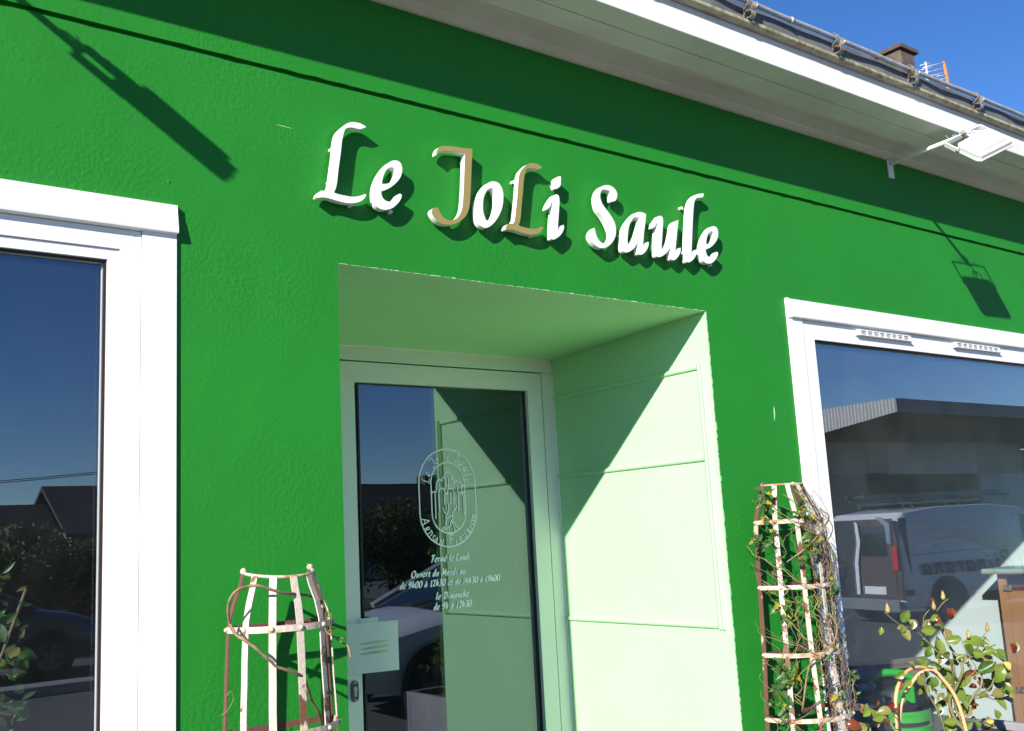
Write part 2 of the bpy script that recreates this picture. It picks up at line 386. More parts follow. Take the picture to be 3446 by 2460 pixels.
def ribbon(mb, pts, wid, to3, nib=None, mi=0):
    """constant or nib-shaped stroke through 2D points; to3 maps (u,v) to the surface"""
    n = len(pts); L = []; Rr = []
    for i in range(n):
        a = pts[max(i-1, 0)]; b = pts[min(i+1, n-1)]
        dx, dy = b[0]-a[0], b[1]-a[1]; l = math.hypot(dx, dy) or 1e-9; dx /= l; dy /= l
        w = wid if nib is None else wid*(.42 + .75*abs(dx*math.sin(nib)-dy*math.cos(nib)))
        L.append(to3(pts[i][0]-dy*w/2, pts[i][1]+dx*w/2)); Rr.append(to3(pts[i][0]+dy*w/2, pts[i][1]-dx*w/2))
    mb.add(L+Rr, [(i, n+i, n+i+1, i+1) for i in range(n-1)], mi)

# outlines of the sign letters, metres on the wall (x, z)
GLYPHS = {
 'L1': [[(1.3550,2.7776),(1.3460,2.7815),(1.3325,2.7848),(1.3142,2.7839),(1.3004,2.7794),(1.2887,2.7721),(1.2769,2.7609),(1.2651,2.7473),(1.2590,2.7359),(1.2550,2.7239),(1.2524,2.7067),(1.2498,2.6859),(1.2463,2.6594),(1.2416,2.6310),(1.2369,2.6028),(1.2339,2.5858),(1.2300,2.5724),(1.2248,2.5637),(1.2175,2.5620),(1.2099,2.5613),(1.2021,2.5566),(1.1964,2.5497),(1.1928,2.5401),(1.1969,2.5377),(1.2035,2.5402),(1.2155,2.5425),(1.2307,2.5426),(1.2524,2.5397),(1.2744,2.5377),(1.2944,2.5382),(1.3102,2.5416),(1.3263,2.5478),(1.3380,2.5562),(1.3454,2.5657),(1.3480,2.5717),(1.3435,2.5732),(1.3319,2.5672),(1.3157,2.5612),(1.2977,2.5583),(1.2754,2.5584),(1.2578,2.5592),(1.2459,2.5619),(1.2514,2.5723),(1.2546,2.5838),(1.2575,2.5971),(1.2611,2.6253),(1.2659,2.6538),(1.2707,2.6824),(1.2750,2.7148),(1.2781,2.7303),(1.2825,2.7461),(1.2885,2.7586),(1.2996,2.7645),(1.3156,2.7668),(1.3269,2.7663),(1.3373,2.7684),(1.3467,2.7727)]],
 'e': [[(1.4441,2.6929),(1.4571,2.6937),(1.4667,2.6876),(1.4705,2.6745),(1.4693,2.6604),(1.4639,2.6457),(1.4547,2.6323),(1.4412,2.6182),(1.4258,2.6058),(1.4106,2.5969),(1.3969,2.5913),(1.3979,2.5818),(1.4013,2.5727),(1.4074,2.5664),(1.4179,2.5634),(1.4285,2.5652),(1.4373,2.5704),(1.4440,2.5797),(1.4508,2.5886),(1.4596,2.5936),(1.4652,2.5920),(1.4649,2.5851),(1.4588,2.5724),(1.4475,2.5589),(1.4342,2.5471),(1.4191,2.5397),(1.4042,2.5366),(1.3917,2.5375),(1.3814,2.5436),(1.3755,2.5532),(1.3724,2.5661),(1.3720,2.5852),(1.3757,2.6050),(1.3855,2.6299),(1.4000,2.6538),(1.4178,2.6756),(1.4332,2.6883)],[(1.4260,2.6673),(1.4358,2.6705),(1.4432,2.6679),(1.4472,2.6604),(1.4468,2.6515),(1.4432,2.6401),(1.4363,2.6291),(1.4264,2.6211),(1.4135,2.6158),(1.4011,2.6136),(1.4024,2.6251),(1.4085,2.6437),(1.4172,2.6589)]],
 'J': [[(1.7274,2.7841),(1.7144,2.7823),(1.6980,2.7804),(1.6794,2.7787),(1.6564,2.7776),(1.6335,2.7747),(1.6176,2.7720),(1.6061,2.7663),(1.5978,2.7578),(1.5928,2.7469),(1.5924,2.7389),(1.5970,2.7407),(1.6029,2.7478),(1.6122,2.7542),(1.6282,2.7587),(1.6464,2.7616),(1.6648,2.7632),(1.6809,2.7629),(1.6981,2.7616),(1.6956,2.7364),(1.6928,2.7057),(1.6899,2.6752),(1.6871,2.6447),(1.6832,2.6142),(1.6795,2.5899),(1.6741,2.5732),(1.6653,2.5581),(1.6534,2.5465),(1.6395,2.5399),(1.6260,2.5385),(1.6150,2.5407),(1.6042,2.5478),(1.5969,2.5574),(1.5930,2.5665),(1.5910,2.5720),(1.5810,2.5705),(1.5732,2.5663),(1.5673,2.5586),(1.5680,2.5501),(1.5741,2.5404),(1.5835,2.5312),(1.5964,2.5244),(1.6118,2.5228),(1.6297,2.5244),(1.6480,2.5300),(1.6666,2.5406),(1.6833,2.5539),(1.6956,2.5686),(1.7036,2.5877),(1.7082,2.6083),(1.7122,2.6390),(1.7156,2.6696),(1.7187,2.7003),(1.7216,2.7312),(1.7246,2.7561)]],
 'o': [[(1.8040,2.6914),(1.8184,2.6904),(1.8277,2.6838),(1.8344,2.6737),(1.8379,2.6599),(1.8380,2.6435),(1.8347,2.6225),(1.8273,2.6010),(1.8164,2.5810),(1.8032,2.5629),(1.7879,2.5475),(1.7731,2.5373),(1.7599,2.5334),(1.7494,2.5349),(1.7404,2.5416),(1.7340,2.5526),(1.7306,2.5660),(1.7302,2.5839),(1.7328,2.6043),(1.7408,2.6286),(1.7526,2.6497),(1.7667,2.6683),(1.7818,2.6821),(1.7930,2.6887)],[(1.7905,2.6679),(1.7999,2.6638),(1.8063,2.6506),(1.8101,2.6349),(1.8089,2.6164),(1.8042,2.5974),(1.7971,2.5801),(1.7879,2.5666),(1.7790,2.5577),(1.7673,2.5595),(1.7609,2.5706),(1.7571,2.5861),(1.7571,2.6061),(1.7599,2.6247),(1.7650,2.6397),(1.7756,2.6576)]],
 'L': [[(2.0047,2.7743),(1.9958,2.7783),(1.9823,2.7819),(1.9641,2.7813),(1.9503,2.7770),(1.9385,2.7700),(1.9266,2.7591),(1.9145,2.7458),(1.9082,2.7344),(1.9041,2.7226),(1.9012,2.7055),(1.8982,2.6848),(1.8942,2.6585),(1.8890,2.6303),(1.8839,2.6022),(1.8805,2.5854),(1.8764,2.5721),(1.8710,2.5636),(1.8638,2.5620),(1.8562,2.5614),(1.8483,2.5568),(1.8425,2.5501),(1.8387,2.5406),(1.8428,2.5381),(1.8494,2.5405),(1.8614,2.5426),(1.8766,2.5424),(1.8981,2.5391),(1.9200,2.5368),(1.9399,2.5368),(1.9557,2.5399),(1.9719,2.5459),(1.9838,2.5540),(1.9912,2.5633),(1.9940,2.5692),(1.9895,2.5708),(1.9778,2.5651),(1.9616,2.5594),(1.9436,2.5568),(1.9214,2.5573),(1.9039,2.5584),(1.8920,2.5614),(1.8977,2.5717),(1.9012,2.5831),(1.9043,2.5962),(1.9084,2.6242),(1.9136,2.6525),(1.9189,2.6810),(1.9238,2.7132),(1.9271,2.7286),(1.9318,2.7442),(1.9380,2.7565),(1.9492,2.7623),(1.9652,2.7643),(1.9764,2.7635),(1.9868,2.7654),(1.9963,2.7696)]],
 'idot': [[(2.0825,2.7570),(2.0730,2.7559),(2.0643,2.7500),(2.0579,2.7422),(2.0559,2.7286),(2.0536,2.7112),(2.0576,2.7096),(2.0662,2.7137),(2.0771,2.7237),(2.0802,2.7366)]],
 'ibody': [[(2.0573,2.6907),(2.0654,2.6886),(2.0694,2.6798),(2.0685,2.6626),(2.0650,2.6395),(2.0604,2.6106),(2.0558,2.5819),(2.0532,2.5610),(2.0623,2.5754),(2.0712,2.5851),(2.0798,2.5901),(2.0821,2.5838),(2.0797,2.5741),(2.0690,2.5577),(2.0540,2.5444),(2.0382,2.5348),(2.0300,2.5327),(2.0253,2.5367),(2.0256,2.5497),(2.0294,2.5781),(2.0334,2.6066),(2.0370,2.6351),(2.0391,2.6504),(2.0397,2.6637),(2.0338,2.6562),(2.0265,2.6428),(2.0135,2.6324),(2.0126,2.6351),(2.0156,2.6449),(2.0261,2.6615),(2.0389,2.6776),(2.0477,2.6860)]],
 'S': [[(2.2858,2.7616),(2.3000,2.7631),(2.3150,2.7597),(2.3271,2.7518),(2.3333,2.7409),(2.3328,2.7309),(2.3277,2.7182),(2.3206,2.7107),(2.3087,2.7062),(2.3053,2.7106),(2.3045,2.7243),(2.3015,2.7386),(2.2931,2.7441),(2.2780,2.7449),(2.2650,2.7410),(2.2566,2.7321),(2.2530,2.7197),(2.2535,2.7061),(2.2597,2.6915),(2.2718,2.6778),(2.2881,2.6627),(2.3018,2.6472),(2.3107,2.6328),(2.3149,2.6177),(2.3154,2.6022),(2.3119,2.5860),(2.3021,2.5691),(2.2880,2.5536),(2.2718,2.5418),(2.2536,2.5340),(2.2360,2.5317),(2.2215,2.5351),(2.2099,2.5422),(2.2009,2.5515),(2.1955,2.5603),(2.1947,2.5697),(2.1981,2.5807),(2.2055,2.5904),(2.2161,2.5992),(2.2189,2.5885),(2.2225,2.5736),(2.2300,2.5612),(2.2404,2.5530),(2.2526,2.5496),(2.2626,2.5502),(2.2745,2.5576),(2.2836,2.5685),(2.2885,2.5808),(2.2888,2.5945),(2.2831,2.6092),(2.2722,2.6271),(2.2564,2.6461),(2.2404,2.6631),(2.2332,2.6795),(2.2312,2.6986),(2.2340,2.7166),(2.2430,2.7337),(2.2555,2.7476),(2.2702,2.7570)]],
 'a': [[(2.4279,2.6872),(2.4468,2.6891),(2.4600,2.6875),(2.4665,2.6850),(2.4623,2.6632),(2.4565,2.6402),(2.4501,2.6173),(2.4448,2.5926),(2.4413,2.5741),(2.4395,2.5590),(2.4480,2.5720),(2.4597,2.5810),(2.4687,2.5848),(2.4685,2.5758),(2.4632,2.5631),(2.4508,2.5475),(2.4336,2.5348),(2.4186,2.5309),(2.4128,2.5337),(2.4136,2.5467),(2.4161,2.5628),(2.4188,2.5795),(2.4077,2.5657),(2.3959,2.5527),(2.3790,2.5402),(2.3626,2.5326),(2.3509,2.5311),(2.3428,2.5359),(2.3400,2.5488),(2.3411,2.5686),(2.3447,2.5867),(2.3494,2.6030),(2.3632,2.6307),(2.3838,2.6545),(2.4055,2.6743),(2.4182,2.6831)],[(2.4260,2.6682),(2.4127,2.6672),(2.4014,2.6605),(2.3880,2.6442),(2.3784,2.6269),(2.3720,2.6062),(2.3677,2.5840),(2.3666,2.5681),(2.3718,2.5597),(2.3831,2.5687),(2.3991,2.5853),(2.4129,2.6041),(2.4214,2.6232),(2.4289,2.6442),(2.4347,2.6627)]],
 'u': [[(2.5370,2.6900),(2.5465,2.6884),(2.5501,2.6787),(2.5483,2.6621),(2.5446,2.6412),(2.5402,2.6182),(2.5355,2.5932),(2.5316,2.5724),(2.5354,2.5622),(2.5522,2.5772),(2.5716,2.6021),(2.5841,2.6263),(2.5928,2.6542),(2.5995,2.6686),(2.6111,2.6792),(2.6300,2.6882),(2.6266,2.6736),(2.6205,2.6500),(2.6150,2.6265),(2.6090,2.6031),(2.6038,2.5819),(2.6002,2.5580),(2.6087,2.5713),(2.6196,2.5803),(2.6294,2.5843),(2.6289,2.5750),(2.6232,2.5619),(2.6101,2.5459),(2.5933,2.5341),(2.5805,2.5321),(2.5745,2.5354),(2.5739,2.5455),(2.5763,2.5620),(2.5803,2.5829),(2.5694,2.5693),(2.5539,2.5551),(2.5360,2.5427),(2.5203,2.5361),(2.5092,2.5347),(2.5031,2.5406),(2.5028,2.5586),(2.5063,2.5832),(2.5111,2.6101),(2.5170,2.6372),(2.5213,2.6541),(2.5220,2.6660),(2.5150,2.6568),(2.5055,2.6447),(2.4940,2.6384),(2.4969,2.6485),(2.5082,2.6643),(2.5221,2.6790),(2.5298,2.6869)]],
 'l': [[(2.7791,2.8134),(2.7789,2.8069),(2.7719,2.7982),(2.7564,2.7940),(2.7412,2.7900),(2.7315,2.7831),(2.7243,2.7724),(2.7186,2.7546),(2.7137,2.7327),(2.7074,2.7001),(2.7015,2.6678),(2.6957,2.6356),(2.6901,2.6036),(2.6864,2.5824),(2.6837,2.5597),(2.6934,2.5750),(2.7046,2.5841),(2.7139,2.5887),(2.7137,2.5797),(2.7066,2.5642),(2.6916,2.5479),(2.6729,2.5363),(2.6617,2.5335),(2.6564,2.5373),(2.6577,2.5581),(2.6620,2.5896),(2.6668,2.6213),(2.6723,2.6532),(2.6784,2.6853),(2.6845,2.7177),(2.6897,2.7395),(2.6962,2.7573),(2.7057,2.7757),(2.7206,2.7909),(2.7398,2.8036),(2.7614,2.8104)]],
 'e2': [[(2.8162,2.6918),(2.8290,2.6917),(2.8379,2.6851),(2.8407,2.6720),(2.8386,2.6583),(2.8323,2.6443),(2.8225,2.6318),(2.8084,2.6189),(2.7924,2.6079),(2.7770,2.6001),(2.7632,2.5955),(2.7635,2.5862),(2.7662,2.5771),(2.7718,2.5705),(2.7818,2.5669),(2.7924,2.5679),(2.8013,2.5725),(2.8085,2.5811),(2.8157,2.5893),(2.8247,2.5936),(2.8300,2.5916),(2.8293,2.5849),(2.8224,2.5729),(2.8105,2.5605),(2.7967,2.5498),(2.7814,2.5436),(2.7667,2.5416),(2.7544,2.5433),(2.7448,2.5499),(2.7397,2.5597),(2.7376,2.5725),(2.7385,2.5913),(2.7433,2.6104),(2.7546,2.6341),(2.7704,2.6565),(2.7893,2.6766),(2.8052,2.6880)],[(2.7968,2.6680),(2.8065,2.6704),(2.8136,2.6674),(2.8170,2.6598),(2.8161,2.6511),(2.8117,2.6402),(2.8043,2.6299),(2.7940,2.6228),(2.7810,2.6184),(2.7688,2.6171),(2.7708,2.6283),(2.7781,2.6460),(2.7875,2.6603)]],
}
LOGO_TREE = [[(2.1456,1.7710),(2.1498,1.7777),(2.1563,1.7790),(2.1610,1.7756),(2.1661,1.7796)],
 [(2.1661,1.7788),(2.1693,1.8116),(2.1747,1.8211),(2.1831,1.8257),(2.1912,1.8236),(2.1953,1.8195)],
 [(2.1953,1.8200),(2.1968,1.8305),(2.2023,1.8354),(2.2082,1.8345),(2.2118,1.8275),(2.2135,1.7958)],
 [(2.2076,1.8359),(2.2095,1.8469),(2.2192,1.8551),(2.2292,1.8556),(2.2382,1.8495),(2.2409,1.8383),(2.2420,1.8134)],
 [(2.2429,1.8305),(2.2484,1.8285),(2.2495,1.8105)],
 [(2.2493,1.8077),(2.2571,1.8160),(2.2673,1.8181),(2.2789,1.8143),(2.2851,1.8045),(2.2865,1.7877),(2.2868,1.7738)],
 [(2.2877,1.7905),(2.2898,1.7974),(2.2951,1.8015),(2.3009,1.8028)],
 [(2.2262,1.8302),(2.2249,1.7915)],
 [(2.1835,1.8136),(2.1837,1.7922)],
 [(2.2668,1.7969),(2.2671,1.7714)],
 [(2.1785,1.7009),(2.1770,1.7349),(2.1782,1.7731),(2.1811,1.7854),(2.1896,1.7915),(2.1977,1.7906),(2.2050,1.7836),(2.2067,1.7726)],
 [(2.2027,1.7261),(2.2038,1.7616),(2.2065,1.7693),(2.2122,1.7711),(2.2179,1.7655)],
 [(2.2178,1.7641),(2.2179,1.7779),(2.2223,1.7874),(2.2325,1.7908),(2.2422,1.7863),(2.2467,1.7773),(2.2473,1.7442),(2.2465,1.7098)],
 [(2.2320,1.7699),(2.2318,1.7267)],
 [(2.1594,1.7756),(2.1601,1.7353),(2.1592,1.6717)],
 [(2.2681,1.6955),(2.2683,1.7437),(2.2694,1.7631),(2.2748,1.7707),(2.2816,1.7706),(2.2864,1.7661)],
 [(2.2864,1.7661),(2.2891,1.7732),(2.2946,1.7742),(2.2985,1.7722)],
 [(2.2933,1.7626),(2.2939,1.7182),(2.2941,1.6809)],
 [(2.1930,1.7154),(2.1965,1.7017),(2.2027,1.6933),(2.2106,1.6876)],
 [(2.2180,1.7353),(2.2204,1.7174),(2.2179,1.7011),(2.2106,1.6876),(2.2051,1.6769),(2.2081,1.6714)],
 [(2.2594,1.7205),(2.2549,1.7110),(2.2427,1.7003),(2.2370,1.6868),(2.2378,1.6704)],
 [(2.2368,1.6827),(2.2199,1.6764),(2.2080,1.6686),(2.2040,1.6552),(2.2033,1.6416),(2.1882,1.6341),(2.1813,1.6262)],
 [(2.2327,1.6678),(2.2270,1.6543),(2.2248,1.6435),(2.2078,1.6333),(2.1877,1.6233)],
 [(2.2378,1.6704),(2.2373,1.6608),(2.2336,1.6541),(2.2411,1.6402),(2.2467,1.6208)],
 [(2.2373,1.6608),(2.2482,1.6481),(2.2511,1.6398),(2.2623,1.6311),(2.2644,1.6270)]]
LOGO_TOP = [('L1',2.1181,1.8231),('e',2.1305,1.8475),('J',2.1521,1.8926),('o',2.1769,1.8995),('L',2.2008,1.9162),('i',2.2266,1.9162),('S',2.2705,1.9093),('a',2.2880,1.8883),('u',2.3054,1.8658),('l',2.3228,1.8404),('e2',2.3188,1.8194)]
LOGO_BOTTOM = [('A',2.1128,1.6625,1.5),('R',2.1166,1.6329,1.0),('T',2.1277,1.6191,1.0),('I',2.1343,1.6099,1.0),('S',2.1438,1.5988,1.0),('A',2.1584,1.5895,1.0),('N',2.1823,1.5804,1.0),('F',2.2285,1.5876,1.7),('L',2.2551,1.5782,1.0),('E',2.2732,1.5869,1.0),('U',2.2941,1.6011,1.0),('R',2.3146,1.6180,1.0),('I',2.3252,1.6309,1.0),('S',2.3310,1.6436,1.0),('T',2.3380,1.6586,1.0),('E',2.3423,1.6737,1.0)]

# ================================================================== GROUND AND FAR SETTING (large structure)
def sheet(name, x0, x1, y0, y1, z, m, kind='structure'):
    o = mesh(name, [(x0,y0,z),(x1,y0,z),(x1,y1,z),(x0,y1,z)], [(0,1,2,3)], m); tag(o, kind=kind); return o
sheet('ground', -600, 600, -600, 600, -0.02, M['grass'])
sheet('forecourt', -60, 90, -10.75, 0.0, 0.0, M['asphalt'])
sheet('pavement', -60, 90, -1.4, -0.0, 0.004, M['pavement'])
sheet('road', -60, 90, -16.2, -11.2, 0.0, M['asphalt'])
kb = MB().box(-60, 90, -11.2, -10.75, -.01, .11).build('kerb', M['kerb']); tag(kb, kind='structure')
sheet('car_park', 14, 90, -40, -16.2, 0.004, M['asphalt'])

# ================================================================== THE SHOP
shop = empty('shop_building', (0, 0, 0), 'bright green rendered florist shop with white framed windows and a deep pale green doorway', 'building')
WX0, WX1, ZT = -3.2, 9.0, 3.21
DX0, DX1, DZ = 1.270, 2.775, 2.370
def wall_grid(mb, xs, zs, holes, y0, y1, skip_sides=()):
    xs = sorted(set(xs)); zs = sorted(set(zs))
    def inh(x, z): return any(a < x < b and c < z < d for a, b, c, d in holes)
    for i in range(len(xs)-1):
        for j in range(len(zs)-1):
            if inh((xs[i]+xs[i+1])/2, (zs[j]+zs[j+1])/2): continue
            a, b, c, d = xs[i], xs[i+1], zs[j], zs[j+1]
            mb.add([(a,y0,c),(b,y0,c),(b,y0,d),(a,y0,d)], [(0,1,2,3)])
            mb.add([(a,y1,c),(b,y1,c),(b,y1,d),(a,y1,d)], [(3,2,1,0)])
    for k, (a, b, c, d) in enumerate(holes):
        if k in skip_sides: continue
        mb.add([(a,y0,c),(a,y1,c),(a,y1,d),(a,y0,d)], [(0,1,2,3)]); mb.add([(b,y0,c),(b,y1,c),(b,y1,d),(b,y0,d)], [(3,2,1,0)])
        mb.add([(a,y0,d),(b,y0,d),(b,y1,d),(a,y1,d)], [(3,2,1,0)]); mb.add([(a,y0,c),(b,y0,c),(b,y1,c),(a,y1,c)], [(0,1,2,3)])
holes = [(-1.4, .800, .45, 2.445), (DX0, DX1, -.1, DZ), (3.262, 6.5, .35, 2.445)]
fw_ = MB()
GZ0, GZ1 = 2.8985, 2.9125
wall_grid(fw_, [WX0, WX1]+[h[0] for h in holes]+[h[1] for h in holes], [-.05, 2.86]+[h[2] for h in holes if h[2] > -.05]+[h[3] for h in holes], holes, 0.0, .22, skip_sides=(1,))
rr = random.Random(3)
def ragged(z, amp, y0, zc, sgn):
    """band between a straight line zc and a slightly uneven cut edge near z"""
    n = 420; xs = [WX0+(WX1-WX0)*i/n for i in range(n+1)]; e = [z+sgn*max(0, rr.gauss(0, amp))*(1 if rr.random() < .6 else 0) for _ in xs]
    for i in range(n):
        fw_.add([(xs[i],y0,zc),(xs[i+1],y0,zc),(xs[i+1],y0,e[i+1]),(xs[i],y0,e[i])], [(0,1,2,3) if zc < z else (3,2,1,0)])
        fw_.add([(xs[i],y0,e[i]),(xs[i+1],y0,e[i+1]),(xs[i+1],y0+.02,e[i+1]),(xs[i],y0+.02,e[i])], [(0,1,2,3) if zc < z else (3,2,1,0)])
ragged(GZ0, .0016, 0.0, 2.86, -1); ragged(GZ1, .0012, 0.0, 2.95, 1)
fw_.box(WX0, WX1, .016, .22, 2.861, 2.949)
fw_.add([(WX0,0,2.95),(WX1,0,2.95),(WX1,0,ZT),(WX0,0,ZT)], [(0,1,2,3)])
fw_.box(WX0, WX1, .05, .22, 2.951, ZT)
fw_.add([(WX0,0,-.05),(WX0,.22,-.05),(WX0,.22,ZT),(WX0,0,ZT)], [(3,2,1,0)])
facade = fw_.build('facade_wall', M['wall'], shop)

# doorway lining -----------------------------------------------------
YD = 0.915
MB().add([(DX1, .0012, -.02), (DX1, YD+.06, -.02), (DX1, YD+.06, 2.40), (DX1, .0012, 2.40),
          (DX1+.15, .0012, -.02), (DX1+.15, YD+.06, -.02), (DX1+.15, YD+.06, 2.40), (DX1+.15, .0012, 2.40)],
         [(0,1,2,3)[::-1], (4,5,6,7), (0,4,7,3), (1,2,6,5), (3,7,6,2), (0,1,5,4)]).build('doorway_side', M['mint'], shop)
MB().box(DX0-.15, DX0, .0012, YD+.06, -.02, 2.40).build('doorway_side', M['mint'], shop)
MB().add([(DX0, .0012, DZ), (DX1, .0012, DZ), (DX1, YD+.06, 2.339), (DX0, YD+.06, 2.339),
          (DX0, .0012, DZ+.08), (DX1, .0012, DZ+.08), (DX1, YD+.06, DZ+.08), (DX0, YD+.06, DZ+.08)],
         [(0,1,2,3), (4,7,6,5), (0,4,5,1), (2,6,7,3), (1,5,6,2), (0,3,7,4)]).build('doorway_ceiling', M['mint_bounce_lit'], shop)
# paint that crept over the arris
pe = MB(); rp_ = random.Random(5)
x = DX0
while x < DX1:
    w = rp_.uniform(.012, .05); h = max(.0004, rp_.gauss(.0009, .0010))
    pe.add([(x, -.0012, DZ-.0005), (min(x+w, DX1), -.0012, DZ-.0005), (min(x+w, DX1)-w*.2, -.0012, DZ+h), (x+w*.3, -.0012, DZ+h*rp_.uniform(.4, 1.3))], [(0,1,2,3)]); x += w
z = .3
while z < DZ:
    w = rp_.uniform(.012, .06); h = max(.001, rp_.gauss(.0032, .0012))
    pe.add([(DX1-.0005, -.0012, z), (DX1+h, -.0012, z+w*.2), (DX1+h*rp_.uniform(.5, 1.2), -.0012, z+w*.8), (DX1-.0005, -.0012, z+w)], [(0,1,2,3)]); z += w
pe.build('paint_edge', M['mint'], shop)
def moulding_h(X, sgn, z, y0, y1, w=.022, t=.011, name='moulding'):
    prof = [(0, -w/2), (t*.55, -w*.42), (t, -w*.12), (t*.92, w*.15), (t*.45, w*.36), (0, w/2)]
    n = len(prof); vs = []
    for y in (y0, y1): vs += [(X - sgn*d, y, z+h) for d, h in prof]
    return MB().add(vs, [(i, i+1, n+i+1, n+i) for i in range(n-1)] + [tuple(range(n)), tuple(range(n, 2*n))[::-1]]).build(name, M['mint'], shop, deg=50)
def moulding_v(X, sgn, y, z0, z1, w=.016, t=.011, name='moulding'):
    prof = [(0, -w/2), (t*.6, -w*.42), (t, -w*.1), (t*.8, w*.25), (0, w/2)]
    n = len(prof); vs = []
    for z in (z0, z1): vs += [(X - sgn*d, y+h, z) for d, h in prof]
    return MB().add(vs, [(i, i+1, n+i+1, n+i) for i in range(n-1)] + [tuple(range(n)), tuple(range(n, 2*n))[::-1]]).build(name, M['mint'], shop, deg=50)
for X, sg in ((DX1, 1), (DX0, -1)):
    moulding_v(X, sg, .038, 1.225, 2.182); moulding_v(X, sg, .055, 1.225, 2.172)
    for zz in (2.170, 1.832, 1.236): moulding_h(X, sg, zz, .062, .905)

# mitred rectangular ring of four bars in the plane y --------------------
def ring(mb, x0, x1, z0, z1, w, y0, y1, g=.0007, wb=None):
    wb = wb or w
    a = [(x0, z1), (x1, z1), (x1-w, z1-w), (x0+w, z1-w)]; b = [(x1, z1-g), (x1, z0), (x1-w, z0+wb), (x1-w, z1-w-g)]
    c = [(x0, z0), (x0, z1-g), (x0+w, z1-w-g), (x0+w, z0+wb)]; d = [(x0+g, z0-.0), (x1-g, z0-.0), (x1-w-g, z0+wb-g), (x0+w+g, z0+wb-g)]
    for q in (a, b, c, d): mb.prism([(x, y0, z) for x, z in q], (0, y1-y0, 0))
def pane(name, x0, x1, z0, z1, y, m, parent):
    return mesh(name, [(x0,y,z0),(x1,y,z0),(x1,y,z1),(x0,y,z1)], [(0,1,2,3)], m, parent)

# left shop window --------------------------------------------------------
f = MB()
f.prism([(.733, -.008, .40), (.818, -.008, .40), (.818, -.008, 2.462), (.733, -.008, 2.462)], (0, .07, 0))
f.box(-1.5, -1.36, -.008, .06, .40, 2.462); f.box(-1.36, .733, -.004, .06, 2.386, 2.440)
ring(f, -1.358, .7315, .46, 2.3845, .050, -.002, .06)
ring(f, -1.307, .6805, .511, 2.3333, .0265, .004, .05)
win_l = fix(f.build('window', M['white'], shop)); win_l['label'] = 'large left window in a white frame reflecting blue sky'
MB().box(.6535, .6555, .010, .028, .54, 2.305).build('glazing_edge', M['bead'], win_l)
mbk = MB(); ring(mbk, -1.281, .6545, .537, 2.3075, .006, .014, .034); fix(mbk.build('gasket', M['gasket'], win_l))
mbk = MB(); ring(mbk, -1.275, .6485, .543, 2.3015, .002, .024, .032); fix(mbk.build('spacer_bar', M['alu'], win_l))
MB().box(.7316, .7329, -.0025, 0, .46, 2.384).build('frame_seam', M['metal_grey'], win_l)
pane('pane', -1.279, .6525, .539, 2.3055, .030, M['glass_left'], win_l)
pane('inner_pane', -1.279, .6525, .539, 2.3055, .046, M['glass_inner'], win_l)
hp = [(0, 2.467), (-.0135, 2.463), (-.0150, 2.438), (-.0165, 2.4365), (-.0235, 2.394), (-.0225, 2.3885), (0, 2.386)]
fix(MB().prism_x(hp, -1.52, .8185).build('window_header', M['white'], win_l))

# right shop window --------------------------------------------------------
f = MB()
f.prism([(3.244, -.008, .30), (3.3345, -.008, .30), (3.3345, -.008, 2.460), (3.244, -.008, 2.460)], (0, .07, 0))
f.box(6.45, 6.54, -.008, .06, .30, 2.460); f.box(3.3355, 6.45, -.004, .06, 2.386, 2.440)
ring(f, 3.336, 6.449, .31, 2.3845, .0745, -.002, .06)
win_r = fix(f.build('window', M['white'], shop)); win_r['label'] = 'large right window in a white frame with two slotted vents'
mbk = MB(); ring(mbk, 3.4095, 6.3755, .3835, 2.311, .005, .010, .03); fix(mbk.build('gasket', M['gasket'], win_r))
MB().box(3.4085, 3.4105, .006, .03, .39, 2.31).build('glazing_edge', M['bead'], win_r)
pane('pane', 3.4107, 6.3743, .3847, 2.3098, .028, M['glass_right'], win_r)
pane('inner_pane', 3.4107, 6.3743, .3847, 2.3098, .044, M['glass_inner'], win_r)
fix(MB().prism_x(hp, 3.258, 6.56).build('window_header', M['white'], win_r))
MB().box(3.2445, 3.258, -.0125, 0, 2.386, 2.466).build('header_end', M['white'], win_r)
for vx0, vx1 in ((3.705, 4.100), (4.470, 4.880)):
    g = MB(); z0, z1, y0 = 2.3475, 2.3745, -.013
    g.box(vx0, vx1, y0, -.002, z1-.003, z1); g.box(vx0-.012, vx1+.004, y0-.009, -.002, z0, z0+.0035)
    g.box(vx0, vx0+.020, y0, -.002, z0+.0035, z1-.003); g.box(vx1-.012, vx1, y0, -.002, z0+.0035, z1-.003)
    xs = [vx0+.020+(vx1-vx0-.032)*k/8 for k in range(9)]
    for k in range(1, 8):
        ww = .006 if k == 4 else .0035; g.box(xs[k]-ww/2, xs[k]+ww/2, y0-.001, -.0025, z0+.0035, z1-.003)
    for q in (1, 2): g.box(vx0+.02, vx1-.012, y0+.001, -.003, z0+.0035+q*.0068, z0+.0055+q*.0068)
    v = g.build('vent_grille', M['white'], win_r)
    MB().box(vx0+.018, vx1-.010, -.0035, -.0026, z0+.003, z1-.002).build('vent_slot', M['seam'], win_r)

